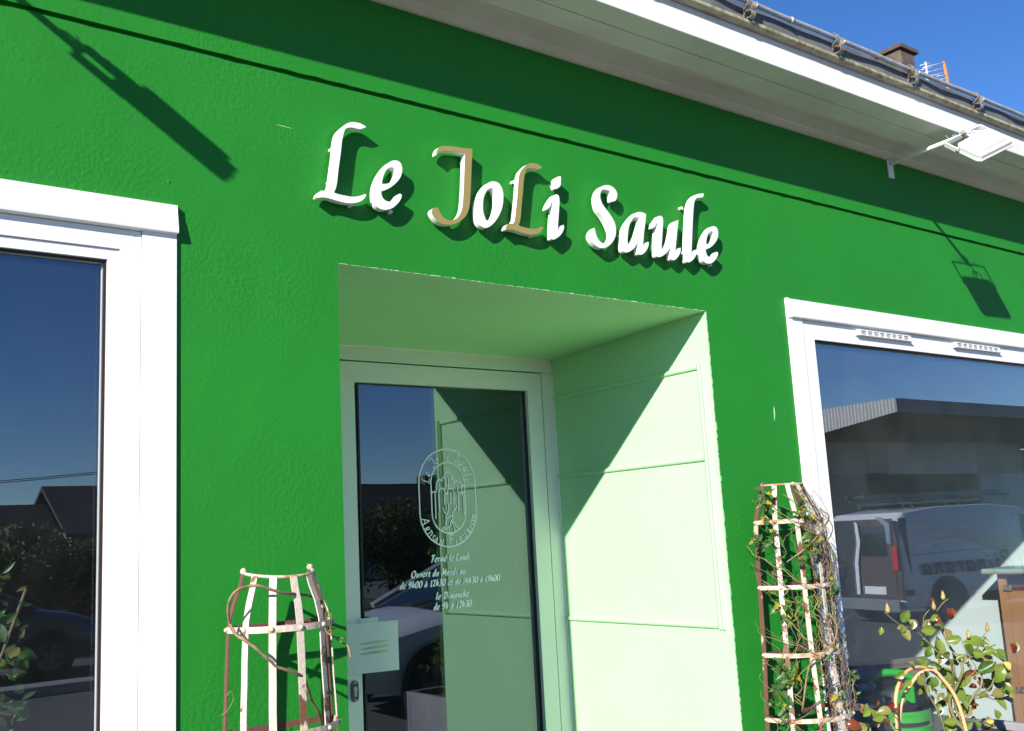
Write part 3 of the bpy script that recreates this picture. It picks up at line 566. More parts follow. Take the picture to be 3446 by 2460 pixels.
# door -----------------------------------------------------------------------
f = MB()
f.box(DX0, 1.716, YD, YD+.06, 0, 2.281); f.box(DX0, DX1, YD-.003, YD+.06, 2.2825, 2.3405); f.box(2.7145, DX1, YD-.003, YD+.06, 0, 2.2815)
dfr = f.build('door_frame', M['door'], shop)
sl = MB(); rs = random.Random(9)       # sealant bead with an uneven edge
pts = [(DX0+i*.05, YD-.006, 2.341+rs.uniform(-.0015, .0015)) for i in range(31)]
sl.tube(pts, [rs.uniform(.0035, .006) for _ in pts], 6)
pts = [(DX1-.001, YD-.006, .2+i*.07) for i in range(31)]; sl.tube(pts, [rs.uniform(.003, .006) for _ in pts], 6)
sl.build('sealant_bead', M['door'], dfr, smooth=True)
f = MB(); ring(f, 1.722, 2.7075, .03, 2.2765, .0775, YD-.006, YD+.05, wb=.12)
leaf = fix(f.build('door_leaf', M['door'], shop)); leaf['label'] = 'glazed pale green door leaf with white lettering'
MB().box(1.716, 2.7145, YD+.012, YD+.02, 0, 2.2825).v and None
g = MB(); ring(g, 1.7165, 2.714, 0.0, 2.282, .012, YD+.01, YD+.02); fix(g.build('gasket', M['gasket'], leaf))
GX0, GX1, GZ = 1.8235, 2.6275, 2.2015
g = MB(); ring(g, GX0-.004, GX1+.004, .14, GZ+.002, .007, YD+.012, YD+.024); fix(g.build('gasket', M['gasket'], leaf))
g = MB(); g.box(GX1-.010, GX1-.006, YD+.026, YD+.034, .16, GZ-.01); g.build('spacer_bar', M['alu'], leaf)
pane('pane', GX0, GX1, .15, GZ, YD+.024, M['glass_door'], leaf)
pane('inner_pane', GX0, GX1, .15, GZ, YD+.040, M['glass_door_in'], leaf)

# pull handle: a bowed plate with three lens shaped slots, on a fixing bar
HW, HH = .196, .176
HX0, HZ0 = 1.728, 1.132
def bow(u, h, d):
    k = u/HW
    return (HX0+u*.99, YD-.014-.046*math.sin(min(1, k*.95)*math.pi*.5)+d, HZ0+h)
def slot(u, c, lo):
    t = (u/HW-.25)/.58; base = HH*c
    if t <= 0 or t >= 1: return base+.006*(min(1, max(0, t))-.5)
    return base+(-.0052 if lo else .0052)*min(1.0, math.sin(math.pi*t)**.6)+.006*(t-.5)
us = [HW*i/48 for i in range(49)]; hb = MB()
cols = [[0]+[f for c in (.40, .50, .60) for f in (slot(u, c, True), slot(u, c, False))]+[HH] for u in us]
for i in range(48):
    for k in range(0, 8, 2):
        q = [(us[i], cols[i][k]), (us[i+1], cols[i+1][k]), (us[i+1], cols[i+1][k+1]), (us[i], cols[i][k+1])]
        hb.add([bow(u, h, -.0015) for u, h in q]+[bow(u, h, .0015) for u, h in q], [(0,1,2,3), (7,6,5,4), (0,4,5,1), (3,2,6,7)])
hb.add([bow(HW, 0, -.0015), bow(HW, 0, .0015), bow(HW, HH, .0015), bow(HW, HH, -.0015)], [(0,1,2,3)])
handle = hb.build('pull_plate', M['door'], leaf)
MB().box(1.795, 1.868, YD-.0115, YD-.0062, 1.263, 1.322).box(1.765, 1.915, YD-.0125, YD-.0062, 1.175, 1.2625).build('handle_mount', M['door'], leaf)
# lock
def oval(cx, cz, w, h, n=10):
    r = w/2; return [(cx + r*math.cos(a), cz+h/2-r+r*math.sin(a)) for a in [math.pi*i/n for i in range(n+1)]] + [(cx + r*math.cos(a), cz-h/2+r+r*math.sin(a)) for a in [math.pi+math.pi*i/n for i in range(n+1)]]
LCX, LCZ = 1.7655, 1.072
MB().prism([(x, YD-.006, z) for x, z in oval(LCX, LCZ, .030, .074)], (0, -.008, 0)).build('lock_plate', M['metal_grey'], leaf, bevel=.0015)
lk = MB(); lk.prism([(x, YD-.0145, z) for x, z in oval(LCX, LCZ+.008, .0165, .0165)], (0, -.003, 0)); lk.box(LCX-.005, LCX+.005, YD-.0172, YD-.0145, LCZ-.018, LCZ+.002)
for dz in (.030, -.030): lk.prism([(x, YD-.0145, z) for x, z in oval(LCX, LCZ+dz, .008, .008)], (0, -.0015, 0))
lk.build('lock_cylinder', M['steel'], leaf)

# eaves ------------------------------------------------------------------------
EX0, EX1 = -3.4, 9.5
def board(name, prof, m):
    return fix(MB().prism_x(prof, EX0, EX1).build(name, m, shop))
T_ = .03
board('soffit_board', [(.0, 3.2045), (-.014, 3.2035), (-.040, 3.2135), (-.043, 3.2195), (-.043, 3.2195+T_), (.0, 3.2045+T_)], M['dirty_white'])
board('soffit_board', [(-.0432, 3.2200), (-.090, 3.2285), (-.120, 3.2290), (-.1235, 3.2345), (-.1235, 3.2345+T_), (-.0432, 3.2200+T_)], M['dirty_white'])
board('soffit_board', [(-.1238, 3.2372), (-.160, 3.2415), (-.2085, 3.2445), (-.2095, 3.2465+T_), (-.1238, 3.2372+T_)], M['white_wood'])
board('soffit_board', [(-.2105, 3.2475), (-.262, 3.2462), (-.2975, 3.2420), (-.2975, 3.2470+T_), (-.2105, 3.2480+T_)], M['white_wood'])
board('fascia_board', [(-.298, 3.2405), (-.309, 3.2390), (-.3125, 3.2420), (-.3125, 3.3440), (-.298, 3.3450)], M['white_wood'])
led = [(-.290, 3.3455), (-.318, 3.3452), (-.333, 3.3470), (-.333, 3.3600), (-.20, 3.366), (-.20, 3.356)]
board('gutter_ledge', led, M['zinc_under'])
rg = random.Random(12)
MB().tube([(EX0+i*.1, -.3355+rg.uniform(-.0006, .0006), 3.3545+rg.uniform(-.0006, .0006)) for i in range(130)], [.0105+rg.uniform(-.0006, .0008) for _ in range(130)], 10).build('gutter_bead', M['zinc_bead'], shop, smooth=True)
# the sloping front of the gutter, very slightly buckled
n = 260; gv = []; 
for i in range(n+1):
    x = EX0+(EX1-EX0)*i/n; b = .0034*math.sin(x*19)+.0026*math.sin(x*9.3+1)
    gv += [(x, -.3335, 3.358), (x, -.330+b, 3.385), (x, -.328+b*.6, 3.415), (x, -.326, 3.428)]
gf = [(4*i+k, 4*i+k+1, 4*i+5+k, 4*i+4+k) for i in range(n) for k in range(3)]
mesh('gutter_face', gv, gf, M['zinc_dark'], shop, smooth=True)
pp = []; pr = []
for i in range(260):
    x = EX0+i*.05; pp.append((x, -.352+.0016*math.sin(x*7.1)+.0010*math.sin(x*17+2), 3.4235+.0012*math.sin(x*3))); pr.append(.0098)
MB().tube(pp, pr, 10).build('gutter_roll', M['zinc_pipe'], shop, smooth=True)
for jx in (2.99, 5.9, .1): MB().tube([(jx-.008, -.352, 3.4235), (jx+.004, -.352, 3.4235)], .0122, 12).build('roll_joint', M['zinc_pipe'], shop, smooth=True)
def bracket(x):
    KB = .86
    b = MB(); w = .009
    def strap(path, th=.0022, w=w, dx=0):
        P = catmull([(q[0]+.036, 3.362+(q[1]-3.3345)*1.36) for q in path], sub=4); nn = len(P); vs = []
        for i, p in enumerate(P):
            t = (P[min(i+1, nn-1)]-P[max(i-1, 0)]); l = t.length or 1; nx, ny = -t.y/l*th/2, t.x/l*th/2
            for s, xx in ((1, -w), (1, w), (-1, w), (-1, -w)): vs.append((x+dx+xx, p.x+s*nx, p.y+s*ny))
        fs = [(4*i+k, 4*i+(k+1) % 4, 4*i+4+(k+1) % 4, 4*i+4+k) for i in range(nn-1) for k in range(4)] + [(0,3,2,1), (4*nn-4, 4*nn-3, 4*nn-2, 4*nn-1)]
        b.add(vs, fs)
    strap([(-.366, 3.391), (-.380, 3.3925), (-.394, 3.3905), (-.4015, 3.380), (-.396, 3.368), (-.386, 3.362), (-.376, 3.357)], w=.010, dx=-.012)
    strap([(-.362, 3.365), (-.374, 3.357), (-.386, 3.3560), (-.400, 3.3525), (-.406, 3.3445), (-.400, 3.336), (-.388, 3.335), (-.380, 3.3385)], w=.011)
    strap([(-.366, 3.340), (-.372, 3.350), (-.374, 3.358)], w=.004, dx=-.010)
    o = b.obox((x+.020, -.362, 3.412), (.016, -.002, .010), (.0006, .0035, -.001), (-.005, .002, .008)).build('gutter_bracket', M['bracket'], shop)
    MB().ball((x+.028, -.3675, 3.4145), .0048, 8, 5, (1, .6, 1)).build('bolt', M['alu'], o, smooth=True); MB().ball((x+.004, -.350, 3.392), .0035, 8, 5).build('bolt', M['alu'], o, smooth=True)
for k in range(-10, 13): bracket(2.745+.520*k)
# roof and chimney
rf = MB()
rf.prism_x([(-.315, 3.418), (6.2, 7.05), (12.6, 3.4), (12.6, 3.3), (6.2, 6.93), (-.315, 3.375)], -3.4, 16.5)
roof = fix(rf.build('roof', M['slate'], shop))
MB().box(14.27, 14.68, 5.62, 6.05, 6.2, 8.93).build('chimney', M['concrete'], roof, bevel=.02)
cc = MB(); rc = random.Random(4)
cc.box(14.214, 14.745, 5.573, 6.16, 8.915, 8.99)
ch = cc.build('chimney_cap', M['concrete'], roof, bevel=.012)
mo = MB()
for i in range(26): mo.ball((rc.uniform(14.23, 14.73), rc.uniform(5.585, 6.1), 8.993), rc.uniform(.012, .028), 6, 4, (1.3, 1.3, .7))
mo.build('moss', M['concrete'], roof)
# body of the building behind the facade
MB().box(-3.2, 16.4, 12.0, 12.2, 0, 3.3).build('rear_wall', M['render'], shop)
MB().box(16.2, 16.4, .23, 12.0, 0, 3.3).build('gable_wall', M['render'], shop)
MB().box(9.02, 16.4, 0, .22, 0, 3.2).build('facade_extension', M['render'], shop)
MB().box(-3.2, -3.0, .23, 12, 0, 3.3).build('gable_wall', M['render'], shop)
# interior ----------------------------------------------------------------------
MB().box(2.94, 6.98, .24, 6.9, -.02, .14).build('shop_floor', M['floor_in'], shop)
MB().box(-3.0, 2.92, 1.0, 6.9, -.015, .02).build('shop_floor', M['floor_in'], shop)
MB().box(-3.0, 1.10, .23, 1.0, -.015, .02).build('shop_floor', M['floor_in'], shop)
MB().box(7.0, 7.12, .23, 6.9, 0, 2.69).build('mint_partition', M['mint_in'], shop)
MB().box(-3.0, 7.1, 6.92, 7.0, 0, 2.69).build('inner_wall', M['wall_in'], shop)
MB().box(-3.0, 9.0, .225, 7.0, 2.70, 2.76).build('shop_ceiling', M['ceil_in'], shop)

# ================================================================== SIGN LETTERS
sign = empty('letter_sign', (1.2, 0, 2.53), 'raised italic script letters reading Le JoLi Saule above the doorway', 'sign')
LF, LB = -.0365, -.0145
def letter(key, gold=False, keys=None):
    V = []; F = []; FM = []
    for k in (keys or [key]):
        cs = [[(p.x, p.y) for p in catmull(c, closed=True, sub=4, corner=52)] for c in GLYPHS[k]]
        vs, fs = filled(cs, LB-LF); n = len(V)
        V += [(v.x, (LF+LB)/2 - v.z, v.y) for v in vs]; F += [tuple(i+n for i in f)[::-1] for f in fs]
    for f in F: FM.append(1 if (gold and all(abs(V[i][1]-LF) < 1e-4 for i in f)) else 0)
    o = mesh('letter', V, F, None, sign, False, [M['letter_white'], M['letter_gold']], FM)
    fix(o)
    return o
def pegs(o, pts):
    for x, z in pts: MB().tube([(x+.011, LB, z-.002), (x+.011, 0, z-.002)], .0058, 10).build('stand_off', M['letter_white'], o, smooth=False)
for key, gold, keys, pg in (('L1', 0, None, [(1.245, 2.70), (1.235, 2.60), (1.30, 2.545)]), ('e', 0, None, [(1.385, 2.60), (1.43, 2.545)]), ('J', 1, None, [(1.695, 2.745), (1.69, 2.60), (1.582, 2.555)]),
        ('o', 0, None, [(1.738, 2.60), (1.80, 2.68)]), ('L', 1, None, [(1.890, 2.715), (1.874, 2.575), (1.95, 2.545)]), ('i', 0, ['idot', 'ibody'], [(2.058, 2.73), (2.045, 2.57)]),
        ('S', 0, None, [(2.203, 2.57), (2.27, 2.68)]), ('a', 0, None, [(2.347, 2.60), (2.42, 2.67)]), ('u', 0, None, [(2.52, 2.55), (2.60, 2.65)]),
        ('l', 0, None, [(2.668, 2.75), (2.664, 2.58)]), ('e2', 0, None, [(2.75, 2.60), (2.80, 2.55)])):
    o = letter(key, gold, keys)
    if gold: o['label'] = 'letter %s with a matt gold face and white edges' % key
    pegs(o, pg)

# ================================================================== PRINT ON THE DOOR GLASS
YP = YD+.0225
def to_door(dy=0.0): return lambda u, v: (u, YP-dy, v)
def stadium(cx, cz, a, zt, zb, n=22):
    """closed oval: half ellipses joined by straight sides"""
    st, sb = zt-a*1.02, zb+a*1.02; out = []
    for i in range(n+1): t = math.pi*i/n; out.append((cx-a*math.cos(t), st+(zt-st)*math.sin(t)))
    for i in range(n+1): t = math.pi*i/n; out.append((cx+a*math.cos(t), sb-(sb-zb)*math.sin(t)))
    out.append(out[0]); return out
lg = MB(); kk = 0
for s_ in (stadium(2.2205, 0, .1335, 1.947, 1.561), stadium(2.2225, 0, .0795, 1.894, 1.613)): ribbon(lg, s_, .0052, to_door(.0001*kk)); kk += 1
for l in LOGO_TREE: ribbon(lg, [(p.x, p.y) for p in catmull(l, sub=5)], .0048, to_door(.00008*kk)); kk += 1
logo = lg.build('logo_emblem', M['print_white'], leaf)
CX, CZ = 2.2215, 1.822
def glyph_at(key, cx, cz, ang, sc, m):
    keys = ['idot', 'ibody'] if key == 'i' else [key]
    allp = [p for k in keys for c in GLYPHS[k] for p in c]
    mx_ = (min(p[0] for p in allp)+max(p[0] for p in allp))/2; mz_ = (min(p[1] for p in allp)+max(p[1] for p in allp))/2
    ca, sa = math.cos(ang), math.sin(ang); V = []; F = []
    for k in keys:
        vs, fs = filled([[((x-mx_)*sc, (z-mz_)*sc) for x, z in c] for c in GLYPHS[k]], .0001); n = len(V)
        V += [(cx+v.x*ca-v.y*sa, YP+v.z, cz+v.x*sa+v.y*ca) for v in vs]; F += [tuple(i+n for i in f) for f in fs]
    return fix(mesh('logo_letter', V, F, m, leaf))
for key, x, z in LOGO_TOP:
    ang = math.atan2(z-CZ, x-CX) - math.pi/2
    glyph_at(key, x, z, ang*.93, .155 if key in ('L1', 'J', 'L', 'S', 'l') else .15, M['print_gold'] if key == 'L' else M['print_white'])

# stroke alphabet: unit cap height; every glyph is (advance, [strokes])
ST = {
 'A': (.72, [[(0,0),(.34,1)],[(.34,1),(.66,0)],[(.1,.34),(.54,.34)]]), 'R': (.6, [[(.08,0),(.08,1)],[(.08,1),(.36,.98),(.46,.76),(.36,.54),(.08,.5)],[(.26,.5),(.54,0)]]),
 'T': (.56, [[(.02,1),(.56,1)],[(.29,1),(.29,0)]]), 'I': (.22, [[(.1,0),(.1,1)]]), 'S': (.5, [[(.44,.86),(.26,1),(.08,.84),(.12,.6),(.38,.42),(.44,.18),(.24,0),(.04,.12)]]),
 'N': (.68, [[(.06,0),(.06,1)],[(.06,1),(.58,0)],[(.58,0),(.58,1)]]), 'F': (.52, [[(.08,0),(.08,1)],[(.08,1),(.52,1)],[(.08,.54),(.42,.54)]]), 'L': (.5, [[(.08,1),(.08,0)],[(.08,0),(.46,0)]]),
 'E': (.6, [[(.06,.5),(.52,.5),(.5,.8),(.3,.98),(.1,.8),(.05,.5),(.12,.16),(.32,.02),(.52,.14)]]), 'U': (.64, [[(.08,1),(.08,.3),(.2,.03),(.4,.03),(.54,.3),(.54,1)]]),
}
kk = 0
BX, BZ = 2.2215, 1.690
for g, x, z, h in LOGO_BOTTOM:
    ang = math.atan2(z-BZ, x-BX) + math.pi/2
    if x < 2.13: ang -= .12
    ca, sa = math.cos(ang), math.sin(ang); H = .0235*h; adv = ST[g][0]; fr = MB()
    for s_ in ST[g][1]:
        pts = [(x+((u-adv/2)*ca-(v-.5)*sa)*H, z+((u-adv/2)*sa+(v-.5)*ca)*H) for u, v in ([(p.x, p.y) for p in catmull(s_, sub=4)] if len(s_) > 2 else s_)]
        ribbon(fr, pts, .0038, to_door(.00007*(kk % 12))); kk += 1
    fr.build('caption_letter', M['print_white'], leaf)
SC_ = {  # calligraphic lower case, capitals and figures (x-height .58)
 ' ': (.30, []),
 'F': (.56, [[(.10,0),(.24,.5),(.26,1)],[(0,.90),(.14,1.0),(.40,.98),(.64,1.02)],[(.14,.52),(.46,.54)],[(0,.0),(.22,.02)]]),
 'e': (.40, [[(.05,.28),(.22,.30),(.36,.44),(.28,.58),(.14,.52),(.04,.30),(.06,.08),(.18,0),(.36,.12)]]),
 'r': (.36, [[(.02,.44),(.12,.56),(.10,0)],[(.12,.38),(.24,.56),(.36,.54)]]),
 'm': (.68, [[(.02,.46),(.12,.56),(.09,0)],[(.10,.34),(.24,.56),(.34,.50),(.31,0)],[(.33,.34),(.48,.56),(.58,.50),(.54,.06),(.66,.08)]]),
 'n': (.46, [[(.02,.46),(.12,.56),(.09,0)],[(.10,.34),(.24,.56),(.35,.50),(.32,.06),(.44,.08)]]),
 'é': (.40, [[(.05,.28),(.22,.30),(.36,.44),(.28,.58),(.14,.52),(.04,.30),(.06,.08),(.18,0),(.36,.12)],[(.20,.72),(.36,.92)]]),
 'l': (.26, [[(.26,1.08),(.16,1.02),(.10,.7),(.06,.1),(.12,0),(.24,.10)]]),
 'L': (.62, [[(.42,1.0),(.28,1.04),(.20,.86),(.12,.04)],[(0,.0),(.16,.05),(.40,-.02),(.58,.08)]]),
 'u': (.46, [[(.02,.46),(.12,.56),(.07,.14),(.14,0),(.28,.14),(.36,.40)],[(.38,.57),(.33,.06),(.44,.08)]]),
 'd': (.46, [[(.36,.46),(.24,.58),(.10,.44),(.03,.16),(.12,0),(.24,.10),(.34,.34)],[(.50,1.06),(.42,1.04),(.37,.7),(.32,.06),(.44,.08)]]),
 'i': (.26, [[(.02,.46),(.14,.56),(.09,.06),(.22,.10)],[(.17,.76),(.20,.84)]]),
 'O': (.74, [[(.34,1.0),(.12,.82),(.03,.42),(.16,.06),(.36,0),(.60,.22),(.66,.62),(.54,.94),(.34,1.0)]]),
 'v': (.42, [[(.02,.46),(.12,.56),(.14,.02)],[(.14,.02),(.32,.28),(.36,.58)]]),
 't': (.32, [[(.18,.80),(.10,.12),(.18,0),(.30,.10)],[(.02,.56),(.32,.58)]]),
 'M': (.86, [[(.04,0),(.22,.6),(.26,1)],[(.10,.94),(.26,1.0),(.40,.1)],[(.40,.1),(.56,.5),(.74,1.0)],[(.74,1.0),(.72,.08),(.84,.04)],[(0,0),(.14,.02)]]),
 'a': (.46, [[(.37,.56),(.22,.57),(.08,.40),(.04,.12),(.12,0),(.24,.12),(.34,.40)],[(.38,.56),(.33,.06),(.44,.08)]]),
 'à': (.46, [[(.37,.56),(.22,.57),(.08,.40),(.04,.12),(.12,0),(.24,.12),(.34,.40)],[(.38,.56),(.33,.06),(.44,.08)],[(.16,.92),(.28,.72)]]),
 'h': (.48, [[(.26,1.08),(.16,1.02),(.12,.7),(.07,0)],[(.10,.34),(.26,.56),(.36,.50),(.30,.0)]]),
 'c': (.36, [[(.34,.48),(.22,.58),(.08,.42),(.04,.16),(.14,0),(.32,.12)]]),
 'D': (.74, [[(.24,1.0),(.20,.5),(.12,0)],[(.04,.96),(.30,1.02),(.58,.90),(.66,.56),(.54,.16),(.28,0),(.04,.02)]]),
 '0': (.58, [[(.30,1.0),(.12,.84),(.04,.44),(.10,.08),(.26,0),(.44,.16),(.52,.56),(.44,.92),(.30,1.0)]]),
 '1': (.40, [[(.08,.84),(.24,1.0),(.20,.5),(.18,0)],[(.04,0),(.34,.0)]]),
 '2': (.52, [[(.08,.78),(.18,.98),(.36,.94),(.40,.70),(.24,.36),(.02,.02)],[(.02,.02),(.24,.06),(.44,.02)]]),
 '3': (.50, [[(.08,.86),(.24,1.0),(.40,.86),(.34,.62),(.18,.54)],[(.18,.54),(.38,.46),(.42,.2),(.24,0),(.04,.08)]]),
 '4': (.56, [[(.34,1.0),(.04,.32),(.50,.34)],[(.36,1.0),(.34,.5),(.30,0)]]),
 '9': (.54, [[(.46,.74),(.36,.98),(.18,.94),(.08,.68),(.2,.48),(.38,.56),(.46,.74)],[(.46,.78),(.40,.34),(.26,.08),(.08,-.02)]]),
}
def line(text, x0, x1, z, H):
    k = 0; tot = sum(SC_[c][0]*H+.10*H for c in text); s = (x1-x0)/tot; x = x0
    for c in text:
        adv, strokes = SC_[c]; mb = MB()
        for st in strokes:
            P = [(p.x, p.y) for p in catmull(st, sub=4)] if len(st) > 2 else st
            ribbon(mb, [(x+(u+.14*v)*H*s, z+v*H) for u, v in P], .0070*H/.025, to_door(.00007*(k % 14)), nib=R(38)); k += 1
        x += (adv+.10)*H*s
        if strokes: mb.build('printed_letter', M['print_white'], leaf)
line('Fermé le Lundi', 2.130, 2.314, 1.506, .0245)
line('Ouvert du Mardi au', 2.038, 2.290, 1.452, .0235)
line('de 9h00 à 12h30 et de 14h30 à 19h00', 1.986, 2.457, 1.4135, .0225)
line('le Dimanche', 2.146, 2.300, 1.3625, .0235)
line('de 9h à 12h30', 2.134, 2.312, 1.3235, .0235)

# small marks on the render
def scuff(a, b, w):
    a = Vector((a[0], -.0013, a[1])); b = Vector((b[0], -.0013, b[1])); d = (b-a); n_ = Vector((-d.z, 0, d.x)).normalized()*w/2; m_ = (a+b)/2
    mesh('paint_scuff', [a, a+d*.3-n_, m_-n_*.7, a+d*.8-n_*.8, b, a+d*.75+n_*.5, m_+n_, a+d*.25+n_*.6], [(0,1,2,3,4,5,6,7)], M['mint'], shop)
scuff((3.114, 2.029), (3.110, 1.968), .009); scuff((1.090, 2.743), (1.143, 2.741), .0020)

# ================================================================== FLOODLIGHTS
def floodlight(name_label, bx, bz, joint, across, outw, group='floodlights on arms above the sign'):
    """wall plate and arm at (bx, bz); across and outw span the lamp head"""
    t = empty('floodlight', (bx, 0, bz), name_label, 'floodlight', group)
    a = Vector(across); o = Vector(outw); J = Vector(joint)
    au = a.normalized(); ou = (o - au*o.dot(au)).normalized(); nu = au.cross(ou).normalized()
    if nu.z < 0: nu = -nu
    b = MB(); b.box(bx-.021, bx+.021, -.006, -.0005, bz-.066, bz+.018); b.build('wall_plate', M['white'], t, bevel=.001)
    P = [Vector((bx, -.006, bz+.002)), Vector((bx-.004, -.03, bz-.001)), Vector((bx-.02, -.06, bz-.003)), J]
    MB().tube(P[:], .0095, 8).build('arm', M['white'], t, smooth=True)
    w = a.length/2; yl = .072
    # bent flat-bar yoke
    def bar(p, q, up, wd=.011, th=.0022):
        p = Vector(p); q = Vector(q); d = (q-p)/2; u = Vector(up).normalized()*wd; v = d.cross(u).normalized()*th
        return (p+d, d, u, v)
    y = MB(); L0, R0 = J-au*w, J+au*w
    hl, hr = L0+ou*yl, R0+ou*yl
    for p, q in ((L0, R0), (L0, hl), (R0, hr)): y.obox(*bar(p, q, nu))
    yk = y.build('yoke', M['white'], t, bevel=.0008)
    for p in (hl, hr): MB().tube([p-au*.006, p+au*.006], .007, 10).build('bolt', M['bracket'], t, smooth=True)
    k = MB(); k.ball(J+nu*.012, .010, 8, 5).tube([J-nu*.012, J+nu*.022], .006, 8)
    k.build('bolt', M['bracket'], t, smooth=True)
    # housing: shallow cast box with cut corners and a rim
    hw = w*.93; d0, d1 = yl-.022, yl+o.length
    pts = [(-hw, d0+.02), (-hw*.86, d0), (hw*.86, d0), (hw, d0+.02), (hw, d1-.018), (hw*.88, d1), (-hw*.88, d1), (-hw, d1-.018)]
    h = MB(); base = [J+au*u+ou*v-nu*.004 for u, v in pts]; h.prism(base, nu*.022)
    top = [J+au*u*.8+ou*((v-(d0+d1)/2)*.78+(d0+d1)/2)+nu*.018 for u, v in pts]; h.prism(top, nu*.016)
    hs = fix(h.build('housing', M['white'], t, bevel=.003))
    g = MB(); g.prism([J+au*u*1.05+ou*((v-(d0+d1)/2)*1.05+(d0+d1)/2)-nu*.010 for u, v in pts], nu*.0065); fix(g.build('front_rim', M['white'], t, bevel=.001))
    g = MB(); g.prism([J+au*u*.85+ou*((v-(d0+d1)/2)*.85+(d0+d1)/2)-nu*.0125 for u, v in pts], nu*.002); fix(g.build('lamp_glass', M['car_glass'], t))
    # supply cable with one loop
    c = J+ou*.035+nu*.02; cb = [J-au*.0-ou*.03+nu*.012]
    for i in range(13):
        th = 2*math.pi*i/12; cb.append(c+au*(.026*math.sin(th)+.012)+ou*(.024*(1-math.cos(th))-.01)+nu*(.006*i/12))
    cb.append(J+ou*(d0+.01)+nu*.01); MB().tube(catmull(cb, sub=3), .0032, 6).build('cable', M['white'], t, smooth=True)
    # bird spikes on the yoke
    rq = random.Random(2)
    for k_ in range(10):
        p = J+au*w*(-.62+.14*k_); MB().tube([p, p-ou*.02*rq.uniform(.6, 1.3)+nu*rq.uniform(.0, .02)+au*rq.uniform(-.01, .01)], .0012, 4).build('bird_spike', M['alu'], t)
    return t
floodlight('white floodlight on a thin arm under the eaves at the right', 4.117, 3.186, (4.005, -.415, 3.156), (.157, -.081, .081), (-.010, -.080, -.076))
floodlight('white floodlight on its arm at the top left beyond the window header', .060, 3.186, (-.03, -.360, 3.152), (.132, .062, -.034), (.010, -.135, -.050))

# ================================================================== ANTENNA
an = empty('tv_antenna', (14.7, 6.0, 8.0), 'white rake television antenna with an orange end bar behind the chimney', 'antenna')

def rods(name, segs, r, m, seg=5):
    b = MB()
    for p, q in segs: b.tube([p, q], r, seg)
    return b.build(name, m, an, smooth=True)
rods('boom', [((15.60, 6.0, 9.075), (16.30, 6.0, 9.345)), ((15.60, 6.0, 8.97), (16.27, 6.0, 9.235)), ((15.70, 6.0, 8.93), (16.27, 6.0, 9.15))], .010, M['alu'])
for dx, dz, l in ((0, .155, .20), (.03, .085, .21), (.07, .03, .16), (.10, -.03, .14), (.06, -.09, .12)):
    c = Vector((15.70+dx, 6.0, 9.01+dz)); d = Vector((.93, .0, .36))*l; rods('element', [(c-d, c+d)], .010, M['alu'])
for i, zz in enumerate((9.02, 8.97, 8.92)):
    rods('rake_bar', [((16.02+.06*i, 6.0, zz), (16.32, 6.0, zz+.10-.02*i))], .009, M['alu'])
pts = [(16.30, 5.985, 9.37), (16.345, 5.985, 9.33), (16.375, 5.985, 9.20), (16.385, 5.985, 9.02), (16.37, 5.985, 8.86), (16.325, 5.985, 8.86), (16.335, 5.985, 9.02), (16.325, 5.985, 9.20)]
fix(MB().prism(pts, (0, .03, 0)).build('reflector', M['orange'], an))
MB().tube([(15.70, 6.0, 6.3), (15.70, 6.0, 9.20)], .02, 8).build('mast', M['alu'], an, smooth=True)

